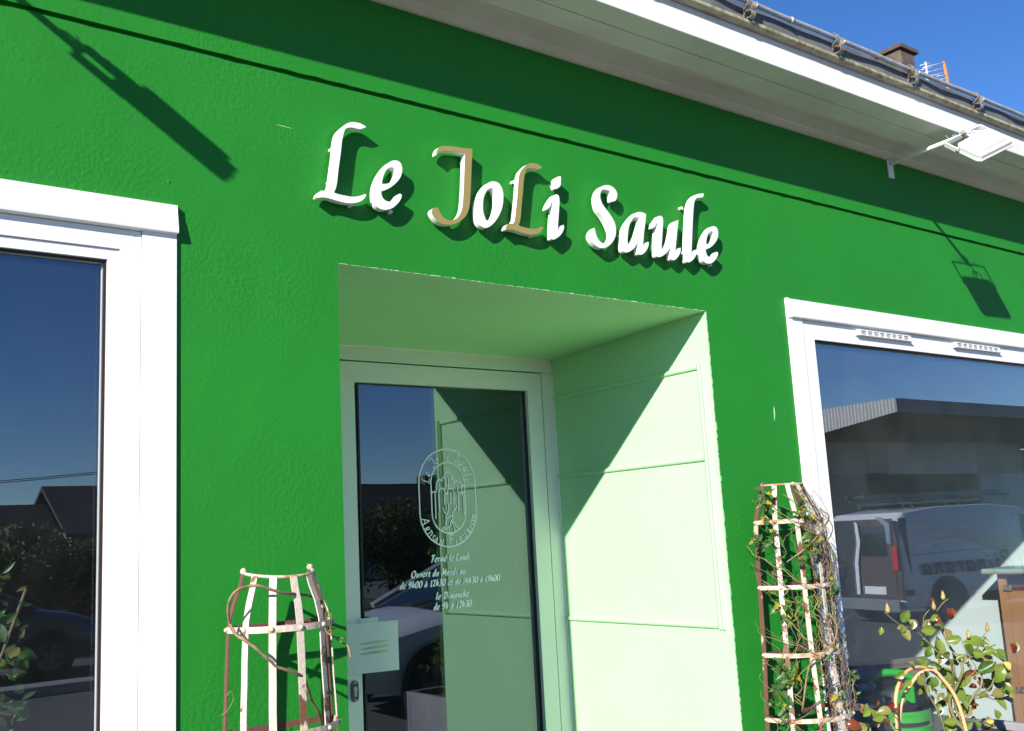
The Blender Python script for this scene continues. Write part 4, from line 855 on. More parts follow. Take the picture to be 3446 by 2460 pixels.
# ================================================================== WIRE OBELISKS
def obelisk(label, cx, yb, prof, bands, nslat=7, seed=1, rust=(0,), sag=0.0):
    """half round plant support: flat back towards the wall, nslat vertical strips, riveted bands.
    prof: list of (z, radius) from top to bottom"""
    t = empty('plant_obelisk', (cx, yb, 0), label, 'plant support', 'half round wrought iron plant supports by the doorway')
    rq = random.Random(seed)
    ps = [(p.x, p.y) for p in catmull(prof, sub=5)]
    def rad(z):
        for (za, ra), (zb, rb) in zip(ps, ps[1:]):
            if zb <= z <= za: return ra+(rb-ra)*((za-z)/(za-zb) if za > zb else 0)
        return ps[0][1] if z > ps[0][0] else ps[-1][1]
    def P(th, z, dr=0): r_ = rad(z)+dr; return Vector((cx-r_*math.cos(th), yb-r_*math.sin(th), z))
    zt, zb = prof[0][0], prof[-1][0]
    for i in range(nslat):
        th = math.pi*i/(nslat-1); b = MB(); n = 26; vs = []
        tang = Vector((math.sin(th), -math.cos(th), 0)); nor = Vector((-math.cos(th), -math.sin(th), 0))
        for k in range(n+1):
            z = (zt-sag*math.sin(th))+(zb-zt)*(k/n)**1.25; p = P(th, z)+Vector((rq.uniform(-.0006, .0006), 0, 0))
            w = .0085; h = .0016
            vs += [p-tang*w-nor*h, p+tang*w-nor*h, p+tang*w+nor*h, p-tang*w+nor*h]
        fs = [(4*k+j, 4*k+(j+1) % 4, 4*k+4+(j+1) % 4, 4*k+4+j) for k in range(n) for j in range(4)] + [(3, 2, 1, 0), (4*n, 4*n+1, 4*n+2, 4*n+3)]
        b.add(vs, fs).build('slat', M['rusty_slat'] if i in rust else M['rust_slat'], t)
    for zz in bands:
        n = 22; vs = []
        for k in range(n+1):
            th = math.pi*k/n; nor = Vector((-math.cos(th), -math.sin(th), 0)); p = P(th, zz, .0026); h = Vector((0, 0, .0075))
            vs += [p-h, p-h+nor*.0022, p+h+nor*.0022, p+h]
        fs = [(4*k+j, 4*k+(j+1) % 4, 4*k+4+(j+1) % 4, 4*k+4+j) for k in range(n) for j in range(4)] + [(3, 2, 1, 0), (4*n, 4*n+1, 4*n+2, 4*n+3)]
        MB().add(vs, fs).build('band', M['rust_band'], t)
        r_ = rad(zz); MB().box(cx-r_, cx+r_, yb+.002, yb+.005, zz-.0075, zz+.0075).build('back_bar', M['rusty_slat'], t)
        for i in range(nslat):
            th = math.pi*i/(nslat-1); q = P(th, zz, .006)
            MB().ball(q, .0058, 8, 5, (1, 1, 1)).build('rivet', M['rust_band'], t, smooth=True)
    top = [P(math.pi*k/16, zt)-Vector((0, 0, sag*math.sin(math.pi*k/16))) for k in range(17)]
    MB().tube(top, .0042, 6).build('top_rod', M['rust_band'], t, smooth=True)
    k = MB()
    for th in (0, math.pi): MB().ball(P(th, zt+.004), .0085, 8, 6).build('knob', M['rust_slat'], t, smooth=True)
    return t
obelisk('bare rusty white plant support in front of the green wall left of the door', 1.032, -.106,
        [(1.540, .086), (1.50, .098), (1.46, .114), (1.415, .1235), (1.30, .129), (1.18, .135), (.93, .142), (.70, .147), (.45, .15), (.02, .15)], (1.412, 1.178, .94, .70, .42), rust=(0, 6), seed=3, sag=.013)
obelisk('rusty white plant support overgrown with tangled vine beside the right window', 3.030, -.050,
        [(1.722, .088), (1.69, .100), (1.64, .125), (1.590, .143), (1.48, .150), (1.362, .154), (1.13, .162), (.918, .178), (.60, .19), (.02, .19)], (1.590, 1.362, 1.132, .918, .66), rust=(0, 4, 6), seed=8)

# dry branch woven through the left support
br = empty('dry_branch', (1.0, -.2, .9), 'dry bare brown branch woven around the left plant support', 'branch')
for nm, pts, r in (('stem', [(0.909,-0.150,1.400),(0.887,-0.170,1.430),(0.875,-0.190,1.466),(0.875,-0.210,1.493),(0.888,-0.220,1.508),(0.911,-0.220,1.513),(0.933,-0.230,1.513),(0.959,-0.230,1.503),(0.994,-0.230,1.492),(1.044,-0.200,1.485),(1.093,-0.170,1.474),(1.128,-0.130,1.454),(1.146,-0.110,1.420),(1.154,-0.110,1.393)], .0034),
                   ('stem', [(0.887,-0.170,1.430),(0.890,-0.200,1.407),(0.899,-0.220,1.397),(0.915,-0.245,1.379),(0.935,-0.250,1.359),(0.952,-0.250,1.344),(0.961,-0.250,1.334),(0.981,-0.250,1.325),(1.010,-0.245,1.313),(1.037,-0.230,1.298),(1.058,-0.210,1.269),(1.086,-0.170,1.234),(1.118,-0.140,1.199),(1.143,-0.110,1.159),(1.15,-.10,1.0)], .0035),
                   ('twig', [(1.154,-0.110,1.393),(1.150,-0.130,1.383),(1.161,-0.150,1.371),(1.172,-0.160,1.360),(1.186,-0.165,1.351),(1.188,-0.170,1.338),(1.192,-0.170,1.319)], .0024),
                   ('twig', [(1.161,-0.150,1.370),(1.168,-0.155,1.3715),(1.182,-0.160,1.366)], .0018), ('twig', [(1.15,-.13,1.385),(1.158,-.138,1.392),(1.166,-.14,1.392)], .0016),
                   ('twig', [(.906,-.10,1.24),(.898,-.115,1.262),(.908,-.12,1.275),(.915,-.115,1.255),(.90,-.12,1.235),(.885,-.12,1.225)], .0008),
                   ('twig', [(1.07,-.18,1.528),(1.078,-.18,1.536),(1.079,-.18,1.548),(1.074,-.18,1.556)], .0009), ('twig', [(1.166,-.11,1.44),(1.172,-.11,1.425),(1.168,-.11,1.405),(1.163,-.11,1.395)], .0009)):
    cp = catmull(pts, sub=4); rq = random.Random(len(pts)); 
    MB().tube(cp, [r*rq.uniform(.85, 1.12) for _ in cp], 7).build(nm, M['twig'] if r > .001 else M['tendril'], br, smooth=True)

# ------------------------------------------------------------------ leaves
def leaf_mesh(kind, seed=0):
    rq = random.Random(seed)
    if kind == 'rose': out = [(0,0),(.10,.14),(.26,.27),(.45,.335),(.62,.31),(.78,.21),(.90,.10),(1,0)]
    elif kind == 'lobed': out = [(0,0),(.08,.12),(.22,.30),(.36,.38),(.42,.22),(.52,.20),(.66,.28),(.74,.14),(.86,.08),(1,0)]
    else: out = [(0,0),(.15,.08),(.35,.14),(.6,.13),(.82,.07),(1,0)]
    curl = rq.uniform(-.75, .35); fold = rq.uniform(.2, .75); vs = []; fs = []
    for i, (x, w) in enumerate(out):
        z = curl*(x-.3)**2
        w2 = w*(1+rq.uniform(-.08, .08))
        vs += [(x, w2, z+w2*fold), (x, w2*.5, z+w2*.5*fold*.9), (x, 0, z), (x, -w2*.5, z+w2*.5*fold*.9), (x, -w2, z+w2*fold)]
    for i in range(len(out)-1):
        for k in range(4): fs.append((5*i+k, 5*i+k+1, 5*i+6+k, 5*i+5+k))
    me = bpy.data.meshes.new('leaf'); me.from_pydata(vs, [], fs); me.polygons.foreach_set('use_smooth', [True]*len(fs)); me.update(); return me
LEAVES = {}
def get_leaf(kind, mk, v):
    if (kind, mk, v) not in LEAVES:
        me = leaf_mesh(kind, v*7+3); me.materials.append(M[mk]); LEAVES[(kind, mk, v)] = me
    return LEAVES[(kind, mk, v)]
def put_leaf(parent, kind, mk, pos, axis, normal, size, rq, name='leaf'):
    o = bpy.data.objects.new(name, get_leaf(kind, mk, rq.randrange(5))); COL.objects.link(o)
    a = Vector(axis).normalized(); n = Vector(normal); n = (n-a*n.dot(a)); n = n.normalized() if n.length > 1e-4 else a.orthogonal().normalized(); b = n.cross(a)
    p = Vector(pos) - root_of(parent).location
    o.matrix_basis = Matrix(((a.x*size, b.x*size, n.x*size, p.x), (a.y*size, b.y*size, n.y*size, p.y), (a.z*size, b.z*size, n.z*size, p.z), (0,0,0,1)))
    o.parent = parent; return o

# ------------------------------------------------------------------ vine on the right support
vine = empty('climbing_vine', (3.03, -.14, .78), 'tangle of thin vine stems with few green leaves over the right plant support', 'climbing plant')
rq = random.Random(21)
def vrad(z): return .095+(.055 if z < 1.6 else .055*(1.72-z)/.12) + max(0, (1.2-z))*.11
def VP(th, z, dr=0): r_ = vrad(z)+dr; return Vector((3.03-r_*math.cos(th), -.05-r_*math.sin(th), z))
for i in range(112):
    th = rq.uniform(.0, math.pi) if rq.random() < .6 else rq.uniform(2.0, 3.3); z = rq.uniform(.80, 1.38) if rq.random() < .8 else rq.uniform(1.3, 1.6)
    dth = rq.uniform(-.10, .10); pts = []; dz = rq.uniform(.014, .026); dr = rq.uniform(-.012, .012)
    for k in range(rq.randrange(12, 30)):
        pts.append(VP(th, z, dr)); th += dth+rq.uniform(-.10, .10); z += dz*rq.uniform(.4, 1.1); dth += rq.uniform(-.05, .05); dth = max(-.22, min(.22, dth)); dr = max(-.02, min(.03, dr+rq.uniform(-.008, .008)))
        if z > 1.70 or th < -.2 or th > 3.5: break
    if len(pts) < 4: continue
    r0 = rq.choice([.0011, .0013, .0016, .0024]); cp = catmull(pts, sub=3)
    MB().tube(cp, [r0*(1-.5*j/len(cp)) for j in range(len(cp))], 5).build('stem', M[rq.choice(['tendril', 'tendril', 'twig', 'tendril_dark'])], vine, smooth=True)
# frizz of dead tendrils on the right
for i in range(60):
    z = rq.uniform(.80, 1.60); p = VP(rq.uniform(2.5, 3.2), z, .0); pts = [p]; d = Vector((rq.uniform(.2, 1), rq.uniform(-.6, .5), rq.uniform(-.5, .9))).normalized()
    for k in range(rq.randrange(4, 9)):
        p = p+d*.011; pts.append(p.copy()); d = (d+Vector((rq.uniform(-.5, .4), rq.uniform(-.4, .4), rq.uniform(-.6, .6)))).normalized()
    MB().tube(catmull(pts, sub=2), .0008, 4).build('tendril', M['tendril_dark'], vine, smooth=True)
MB().tube(catmull([(2.905,-.16,.95),(2.915,-.20,1.10),(2.935,-.24,1.135),(2.98,-.25,1.165),(3.01,-.25,1.19),(3.02,-.25,1.23),(3.0,-.24,1.27)], sub=5), .0034, 7).build('stem', M['twig'], vine, smooth=True)
MB().tube(catmull([(2.90,-.16,1.45),(2.95,-.20,1.49),(3.0,-.22,1.53),(3.06,-.22,1.57),(3.11,-.20,1.60),(3.13,-.15,1.63)], sub=5), .0026, 7).build('stem', M['twig'], vine, smooth=True)
clusters = [(2.86, -.12, 1.700, 5, .030), (2.84, -.12, 1.655, 6, .032), (2.85, -.12, 1.61, 5, .030), (2.80, -.11, 1.535, 8, .030), (2.83, -.12, 1.515, 6, .030), (2.87, -.13, 1.56, 4, .026),
            (2.95, -.2, 1.62, 5, .038), (2.98, -.2, 1.60, 4, .035), (3.0, -.21, 1.53, 5, .055), (2.97, -.21, 1.50, 4, .050), (2.95, -.2, 1.45, 3, .036), (3.08, -.2, 1.365, 4, .036), (3.10, -.2, 1.335, 3, .030),
            (2.89, -.13, 1.305, 3, .036), (2.88, -.13, 1.27, 3, .03), (2.86, -.13, 1.095, 8, .042), (2.88, -.14, 1.06, 6, .045), (2.83, -.12, 1.035, 5, .04), (2.84, -.13, 1.01, 5, .045), (2.80, -.11, .985, 4, .03), (2.86, -.12, .965, 4, .03),
            (2.84, -.12, .93, 4, .028), (2.99, -.22, 1.13, 2, .028), (3.03, -.22, 1.0, 4, .03), (3.22, -.15, 1.03, 4, .026), (3.23, -.14, .96, 3, .024), (3.05, -.23, .83, 5, .045), (3.18, -.2, .83, 6, .045), (3.23, -.16, .835, 5, .04)]
for cx_, cy_, cz_, n_, s_ in clusters:
    MB().tube(catmull([VP(rq.uniform(.1, .8) if cx_ < 2.95 else rq.uniform(1, 2.4), cz_-.04), ((cx_+2.93)/2 if cx_ < 2.95 else cx_, cy_-.01, cz_-.02), (cx_, cy_, cz_)], sub=4), .0012, 5).build('stem', M['tendril'], vine, smooth=True)
    for k in range(int(n_*1.5)):
        d = Vector((rq.uniform(-1, .7), rq.uniform(-.8, .4), rq.uniform(-.9, .6))).normalized()
        put_leaf(vine, 'lobed', rq.choice(['vine_leaf']*6+['yellow_leaf']), (cx_+rq.uniform(-.014, .014), cy_+rq.uniform(-.015, .015), cz_+rq.uniform(-.012, .012)), d, (rq.uniform(-.6, .4), -1, rq.uniform(-.2, .9)), s_*rq.uniform(.7, 1.15), rq)

# ================================================================== PLANTER, ROSE, HOOPS
pl = empty('planter', (3.44, -.42, 0), 'tall grey fibre cement planter under the rose in front of the right window', 'planter')
g = MB()
X0, X1, Y0, Y1 = 2.93, 3.98, -.64, -.20
for a in ((X0, X1, Y0, Y0+.03), (X0, X1, Y1-.03, Y1), (X0, X0+.03, Y0+.03, Y1-.03), (X1-.03, X1, Y0+.03, Y1-.03)): g.box(*a, .0, .775)
g.build('box', M['planter'], pl, bevel=.004)
MB().box(X0+.03, X1-.03, Y0+.03, Y1-.03, .70, .745).build('soil', M['soil'], pl)
rose = empty('rose_bush', (3.45, -.42, .745), 'rose bush with red young leaves and closed buds in front of the right window', 'rose bush')
rq = random.Random(5)
ROSE = [([(3.47,-.42,.74),(3.449,-.42,.832),(3.435,-.42,.870),(3.426,-.42,.931),(3.432,-.42,.980),(3.437,-.42,1.040),(3.438,-.42,1.079),(3.432,-.42,1.128),(3.437,-.42,1.200)], .0065),
 ([(3.46,-.42,.74),(3.459,-.42,.849),(3.538,-.42,.930),(3.557,-.42,.973),(3.573,-.42,1.023)], .0055),
 ([(3.462,-.42,.80),(3.462,-.42,.911),(3.373,-.42,1.071),(3.304,-.42,1.115),(3.277,-.42,1.141),(3.245,-.42,1.171)], .0042),
 ([(3.153,-.42,1.215),(3.115,-.42,1.232),(3.088,-.42,1.253),(3.074,-.42,1.272)], .0022), ([(3.153,-.42,1.215),(3.214,-.42,1.201),(3.256,-.42,1.170)], .0025),
 ([(3.354,-.42,1.214),(3.388,-.42,1.238),(3.402,-.42,1.273),(3.420,-.42,1.288)], .0022), ([(3.291,-.42,1.178),(3.329,-.42,1.225),(3.353,-.42,1.256)], .0020),
 ([(3.354,-.42,1.214),(3.303,-.42,1.183),(3.278,-.42,1.144)], .0026), ([(3.543,-.42,1.073),(3.553,-.42,1.103),(3.556,-.42,1.139)], .0018), ([(3.660,-.42,1.09),(3.672,-.42,1.11),(3.691,-.42,1.151)], .0020),
 ([(3.538,-.42,.930),(3.605,-.42,.958),(3.651,-.42,.992),(3.687,-.42,1.035),(3.736,-.42,1.080),(3.77,-.42,1.09)], .0036), ([(3.494,-.42,1.018),(3.540,-.42,1.036),(3.548,-.42,1.072)], .0024),
 ([(3.389,-.42,1.066),(3.407,-.42,1.022),(3.447,-.42,.993)], .0026), ([(3.35,-.42,.74),(3.327,-.42,.892),(3.314,-.42,.961),(3.304,-.42,.991)], .0030),
 ([(3.10,-.42,.74),(3.05,-.42,.85),(3.02,-.42,.93),(2.975,-.42,.965)], .0028), ([(3.70,-.42,.95),(3.63,-.42,.93),(3.538,-.42,.925)], .0026), ([(3.44,-.42,.87),(3.50,-.42,.84),(3.59,-.42,.85)], .0024), ([(3.60,-.42,.93),(3.66,-.42,.91),(3.70,-.42,.92)], .002)]
for pts, r in ROSE:
    pts = [(x, y+.03*math.sin(z*23+x*9), z) for x, y, z in pts]; cp = catmull(pts, sub=4)
    MB().tube(cp, [r*(1-.35*j/len(cp)) for j in range(len(cp))], 7).build('stem', M['rose_stem'], rose, smooth=True)
LV=[(3.417,1.114,0.050,'g',80),(3.377,1.152,0.035,'g',10),(3.440,1.163,0.041,'o',-50),(3.393,1.197,0.035,'o',-10),(3.346,1.203,0.025,'o',60),(3.241,1.242,0.038,'g',60),(3.286,1.235,0.025,'g',30),(3.227,1.199,0.033,'g',0),(3.164,1.220,0.022,'g',70),(3.187,1.227,0.022,'o',-40),(3.092,1.198,0.030,'o',-60),(3.056,1.210,0.019,'g',70),(3.078,1.217,0.017,'g',80),(3.102,1.222,0.019,'o',20),(3.440,1.237,0.035,'r',-70),(3.474,1.234,0.035,'r',-80),(3.507,1.221,0.038,'r',-65),(3.293,1.229,0.028,'r',80),(3.398,1.283,0.019,'r',-40),(3.315,1.228,0.019,'r',60),(3.254,1.123,0.030,'g',70),(3.287,1.149,0.019,'g',80),(3.345,1.086,0.028,'o',70),(3.374,1.065,0.032,'g',60),(3.425,1.050,0.025,'g',-60),(3.330,1.130,0.022,'o',-10),(3.422,1.087,0.022,'g',20),(3.579,1.124,0.050,'g',-20),(3.510,1.138,0.025,'g',10),(3.485,1.104,0.038,'g',-50),(3.718,1.107,0.035,'g',-40),(3.839,1.075,0.032,'g',60),(3.835,1.037,0.044,'g',-55),(3.781,1.078,0.041,'r',-60),(3.732,1.064,0.038,'g',-40),(3.702,1.096,0.028,'g',-20),(3.643,1.083,0.035,'g',10),(3.575,1.082,0.038,'g',-10),(3.518,1.070,0.028,'o',70),(3.496,1.054,0.025,'o',0),(3.559,1.040,0.050,'g',25),(3.637,1.062,0.035,'o',0),(3.595,1.064,0.025,'r',0),(3.654,1.029,0.035,'r',-60),(3.665,1.050,0.032,'o',20),(3.664,0.997,0.047,'g',50),(3.740,0.994,0.057,'o',-25),(3.765,0.969,0.032,'o',-70),(3.582,1.010,0.038,'r',-5),(3.468,1.009,0.054,'g',-25),(3.542,0.997,0.035,'o',20),(3.469,0.991,0.035,'g',-10),(3.408,0.998,0.028,'g',60),(3.596,0.968,0.035,'r',-60),(3.697,0.952,0.044,'o',-40),(3.751,0.939,0.054,'g',-45),(3.777,0.891,0.047,'o',-35),(3.654,0.930,0.035,'o',0),(3.690,0.950,0.032,'g',-75),(3.466,0.952,0.054,'g',5),(3.422,0.988,0.028,'g',30),(3.576,0.913,0.047,'g',-45),(3.666,0.894,0.035,'g',-50),(3.564,0.939,0.028,'o',10),(3.416,0.911,0.025,'g',60),(3.446,0.892,0.028,'g',70),(3.495,0.900,0.025,'o',20),(3.528,0.889,0.032,'g',-10),(3.625,0.866,0.028,'g',-70),(3.606,0.839,0.035,'o',-80),(3.548,0.850,0.025,'o',20),(3.504,0.842,0.028,'g',20),(3.396,0.852,0.035,'g',50),(3.372,0.871,0.028,'g',0),(3.457,0.914,0.025,'g',0),(3.208,1.021,0.028,'g',30),(3.161,1.053,0.028,'g',30),(3.184,1.013,0.028,'r',40),(3.325,1.009,0.028,'g',70),(3.341,1.031,0.025,'g',-60),(3.323,0.974,0.019,'g',80),(3.310,0.990,0.019,'g',80),(3.299,1.018,0.028,'g',-70),(3.208,1.099,0.025,'g',-25),(3.264,1.084,0.022,'g',10),(3.242,1.081,0.016,'g',-30),(3.076,0.968,0.028,'r',10),(3.062,0.973,0.019,'r',60),(3.098,0.951,0.019,'r',-40),(2.995,0.963,0.035,'o',0),(2.976,0.943,0.028,'g',10),(2.955,0.960,0.022,'g',40),(3.017,0.924,0.028,'r',-60),(2.977,0.924,0.019,'r',80),(3.006,0.947,0.028,'g',-40),(2.971,0.969,0.019,'g',70),(2.908,0.918,0.038,'o',0),(2.945,0.910,0.028,'g',-20),(2.868,0.935,0.044,'r',-10),(3.831,0.900,0.025,'o',10),(3.871,0.875,0.035,'o',-20),(3.386,0.954,0.022,'o',40),(3.403,0.931,0.019,'o',70),(3.574,0.831,0.025,'g',-60),(3.474,0.864,0.019,'g',30),(3.720,1.040,0.028,'p',-40),(3.734,1.020,0.028,'p',-50),(3.699,1.058,0.019,'p',-20),(3.544,0.857,0.019,'p',0)]
MK = {'g': 'rose_leaf', 'o': 'rose_leaf_olive', 'r': 'rose_leaf_red', 'p': 'rose_petal'}
vr_ = Vector((.80, -.60, 0))
for x, z, s, c, a in LV:
    al = R(a); ax = vr_*math.cos(al)+Vector((0, 0, 1))*math.sin(al)+Vector((-.5, -.8, 0))*rq.uniform(-.35, .45)
    if rq.random() < .5 and c in 'go': ax = -ax
    axn = ax.normalized(); L = s*(1.4 if c != 'r' else 1.05)*rq.uniform(.9, 1.2); y = -.42+(rq.uniform(.0, .09) if x < 3.5 and z < 1.08 else rq.uniform(-.055, .045))
    put_leaf(rose, 'rose', MK[c], Vector((x, y, z))-axn*L*.5, axn, (rq.uniform(-.9, -.1), -1, rq.uniform(-.1, .9)), L, rq, 'petal' if c == 'p' else 'leaf')
for i in range(42):      # the denser small growth low down and behind
    x = 3.53+rq.gauss(0, .075); z = .90+rq.gauss(0, .06) if rq.random() < .65 else rq.uniform(.95, 1.12)
    if z > 1.0: x = 3.56+rq.gauss(0, .10)
    if z < .78: continue
    put_leaf(rose, 'rose', rq.choice(['rose_leaf']*4+['rose_leaf_olive']*2+['rose_leaf_red']), (x, -.42+rq.uniform(.0, .12), z), (rq.uniform(-1, 1), rq.uniform(-.6, .6), rq.uniform(-.8, .6)), (rq.uniform(-.8, .3), -1, rq.uniform(-.2, .9)), rq.uniform(.022, .042), rq)
for bx_, bz_ in ((3.074, 1.278), (3.354, 1.263), (3.421, 1.293), (3.557, 1.145), (3.692, 1.157)):
    b = MB(); y = -.42; b.ball((bx_, y, bz_), .0085, 8, 6, (1, 1, 1.15)); b.ball((bx_, y, bz_+.011), .0055, 6, 5, (1, 1, 1.6))
    for k in range(4): b.tube([(bx_, y, bz_-.004), (bx_+.006*math.cos(k*1.6), y+.006*math.sin(k*1.6), bz_+.006), (bx_+.004*math.cos(k*1.6), y, bz_+.024)], [.003, .002, .0004], 4)
    b.build('bud', M['bud'], rose, smooth=True)
def hoop(label, pts):
    cp = catmull(pts, sub=6); o = MB().tube(cp, .0064, 9).build('rattan_hoop', M['cane'], None, smooth=True)
    tag(o, label, 'plant hoop', 'rattan hoops in the rose planter')
hoop('wide rattan hoop spanning front of the rose planter', [(3.135,-.36,.74),(3.142,-.36,.872),(3.151,-.36,.963),(3.175,-.36,1.012),(3.225,-.36,1.050),(3.282,-.36,1.061),(3.335,-.36,1.057),(3.383,-.36,1.042),(3.429,-.36,1.018),(3.468,-.36,.986),(3.488,-.36,.944),(3.480,-.36,.887),(3.462,-.36,.74)])
hoop('narrow rattan hoop standing crosswise inside the wide hoop', [(3.24,-.30,.74),(3.245,-.30,.845),(3.262,-.31,.942),(3.295,-.33,.998),(3.335,-.35,1.037),(3.372,-.372,1.046),(3.395,-.39,1.020),(3.425,-.42,.946),(3.43,-.44,.838),(3.43,-.44,.74)])
tl = empty('tulip', (3.31, -.12, .74), 'striped red and yellow tulip head leaning beside the window frame', 'flower')
MB().tube(catmull([(3.40,-.22,.74),(3.38,-.17,.85),(3.345,-.12,.892)], sub=4), .0028, 6).build('stem', M['tendril'], tl, smooth=True)
for k in range(5):
    put_leaf(tl, 'rose', 'tulip', (3.343, -.115+.004*math.cos(k*1.3), .892+.004*math.sin(k*1.3)), (-.8, -.15, .04), (math.sin(k*1.3)*.6, -math.cos(k*1.3), math.sin(k*1.3)), .052, rq, 'petal')

# ================================================================== THINGS INSIDE THE SHOP
vac = empty('vacuum_cleaner', (5.17, .97, .14), 'green and black tub vacuum cleaner standing behind the right window', 'vacuum cleaner')
def lathe(mb, prof, c, seg=28, sq=1.0):
    n = len(prof); base = len(mb.v)
    for r_, z_ in prof:
        for k in range(seg): a = 2*math.pi*k/seg; mb.v.append((c[0]+r_*math.cos(a), c[1]+r_*math.sin(a)*sq, c[2]+z_))
    for i in range(n-1):
        for k in range(seg): mb.f.append((base+i*seg+k, base+i*seg+(k+1) % seg, base+(i+1)*seg+(k+1) % seg, base+(i+1)*seg+k)); mb.m.append(0)
    mb.f.append(tuple(base+(n-1)*seg+k for k in range(seg))); mb.m.append(0); return mb
vc = (5.17, .97, 0)
lathe(MB(), [(.155, .141), (.168, .16), (.170, .410)], vc).build('base', M['vac_black'], vac, deg=40)
lathe(MB(), [(.162, .411), (.172, .414), (.172, .446), (.164, .449)], vc).build('drum', M['vac_green'], vac, deg=40)
lathe(MB(), [(.159, .450), (.163, .471)], vc).build('drum', M['vac_black'], vac, deg=40)
lathe(MB(), [(.164, .472), (.172, .475), (.172, .527), (.166, .531)], vc).build('drum', M['vac_green'], vac, deg=40)
lathe(MB(), [(.168, .532), (.170, .545), (.163, .605), (.150, .65), (.117, .675), (.045, .683)], vc).build('motor_head', M['vac_black'], vac, deg=40)
hd = MB(); dirv = Vector((.8, -.6, 0))
arch = [Vector((vc[0], vc[1], 0))+dirv*u+Vector((0, 0, z_)) for u, z_ in [(-.154, .605), (-.149, .66), (-.117, .70), (-.045, .718), (.045, .71), (.10, .68), (.131, .632), (.135, .605)]]
hd.tube(catmull(arch, sub=4), .022, 8).build('handle', M['vac_green'], vac, smooth=True)
c_ = Vector((5.17, .97, 0))-Vector((.5, .83, 0))*.150
MB().obox(c_-dirv*.02+Vector((0, 0, .62)), dirv*.05, Vector((.5, .83, 0))*.02, (0, 0, .05)).build('latch', M['vac_green'], vac, bevel=.01)
MB().obox(c_-dirv*.02+Vector((0, 0, .552)), dirv*.05, Vector((.5, .83, 0))*.018, (0, 0, .016)).build('badge', M['grey_plastic'], vac, bevel=.003)
bx_ = empty('storage_box', (6.1, 1.7, .14), 'tan cardboard box behind the green vacuum cleaner', 'box')
MB().obox((6.08, 1.62, .38), (.17, -.12, 0), (.08, .10, 0), (0, 0, .24)).build('carton', mat('tan_cardboard', (.30, .24, .17), .85), bx_)
MB().obox((6.03, 1.53, .625), (.20, -.14, .01), (.05, .07, .012), (0, 0, .004)).build('flap', mat('grey_cardboard', (.24, .21, .17), .85), bx_)
bn = empty('bin_stack', (4.74, 1.02, .14), 'stack of grey plastic bins just inside the right window', 'storage bin')
for k in range(3): MB().box(4.54+.004*k, 4.925-.004*k, .86+.004*k, 1.20, .145+.172*k, .312+.172*k).build('bin', M['grey_plastic'], bn, bevel=.008); MB().box(4.53, 4.935, .85, 1.21, .300+.172*k, .314+.172*k).build('rim', M['grey_plastic'], bn, bevel=.003)
bg_ = MB(); rb = random.Random(3)
for k in range(9): bg_.ball((4.85+rb.uniform(-.07, .05), .98+rb.uniform(-.06, .06), .685), .045, 7, 5, (1, 1, .6))
o = bg_.build('plastic_bag', M['clear_bag'], None, smooth=True); tag(o, 'crumpled pale plastic bag lying on the grey bins', 'bag')
cr = MB(); cr.box(4.60, 4.905, .90, .91, .735, .80); cr.box(4.60, 4.905, 1.14, 1.15, .735, .80); cr.box(4.60, 4.61, .91, 1.14, .735, .80); cr.box(4.895, 4.905, .91, 1.14, .735, .80); cr.box(4.61, 4.895, .91, 1.14, .730, .740)
o = cr.build('crate', M['blue_plastic'], None); tag(o, 'shallow blue plastic crate on top of the grey bins', 'crate')
cb = empty('wooden_cabinet', (6.84, .78, .14), 'brown wooden cabinet with a pale green lid against the mint wall', 'cabinet')
MB().box(6.614, 6.992, .32, 1.18, 1.1715, 1.196).build('lid', M['mint_lid'], cb, bevel=.003)
MB().box(6.612, 6.992, .322, 1.182, 1.164, 1.171).build('lid_edge', M['wood'], cb)
MB().box(6.76, 6.992, .38, 1.09, .142, 1.163).build('carcass', M['wood_lid_shade'], cb)
MB().box(6.68, 6.7, 1.055, 1.11, .142, 1.163).build('stile', M['wood'], cb, bevel=.002)
MB().box(6.684, 6.7, .42, 1.0535, .20, 1.050).build('door_panel', M['wood'], cb, bevel=.002)
for zz in (1.068, .42): MB().box(6.668, 6.684, 1.02, 1.075, zz-.018, zz+.018).build('hinge', M['bracket'], cb, bevel=.002)
# indoor shrub behind the left window
ip = empty('indoor_shrub', (.36, .66, .02), 'leafy indoor shrub standing behind the left window', 'plant')
rq = random.Random(31)
MB().box(.22, .50, .52, .80, .022, .40).build('pot', M['terracotta'], ip, bevel=.01)
for k in range(12):
    a = rq.uniform(0, 6.28); top = Vector((.36+rq.uniform(-.22, .24), .66+rq.uniform(-.15, .2), rq.uniform(1.2, 1.64))); MB().tube(catmull([(.36, .66, .38), (.36+.05*math.cos(a), .66+.05*math.sin(a), .8), top], sub=4), .004, 5).build('stem', M['twig'], ip, smooth=True)
for i in range(290):
    z = rq.uniform(.9, 1.72); s = 1 if z < 1.55 else .8
    p = (.30+.30*s*rq.random()**.7, .60+rq.uniform(-.12, .12), z)
    put_leaf(ip, 'slim' if i % 3 else 'rose', rq.choice(['vine_leaf', 'vine_leaf', 'rose_leaf_olive']), p, (rq.uniform(-1, 1), rq.uniform(-.5, .5), rq.uniform(-.5, .9)), (rq.uniform(-.7, .5), -1, rq.uniform(-.3, .9)), rq.uniform(.03, .055) if i % 9 else rq.uniform(.05, .08), rq)

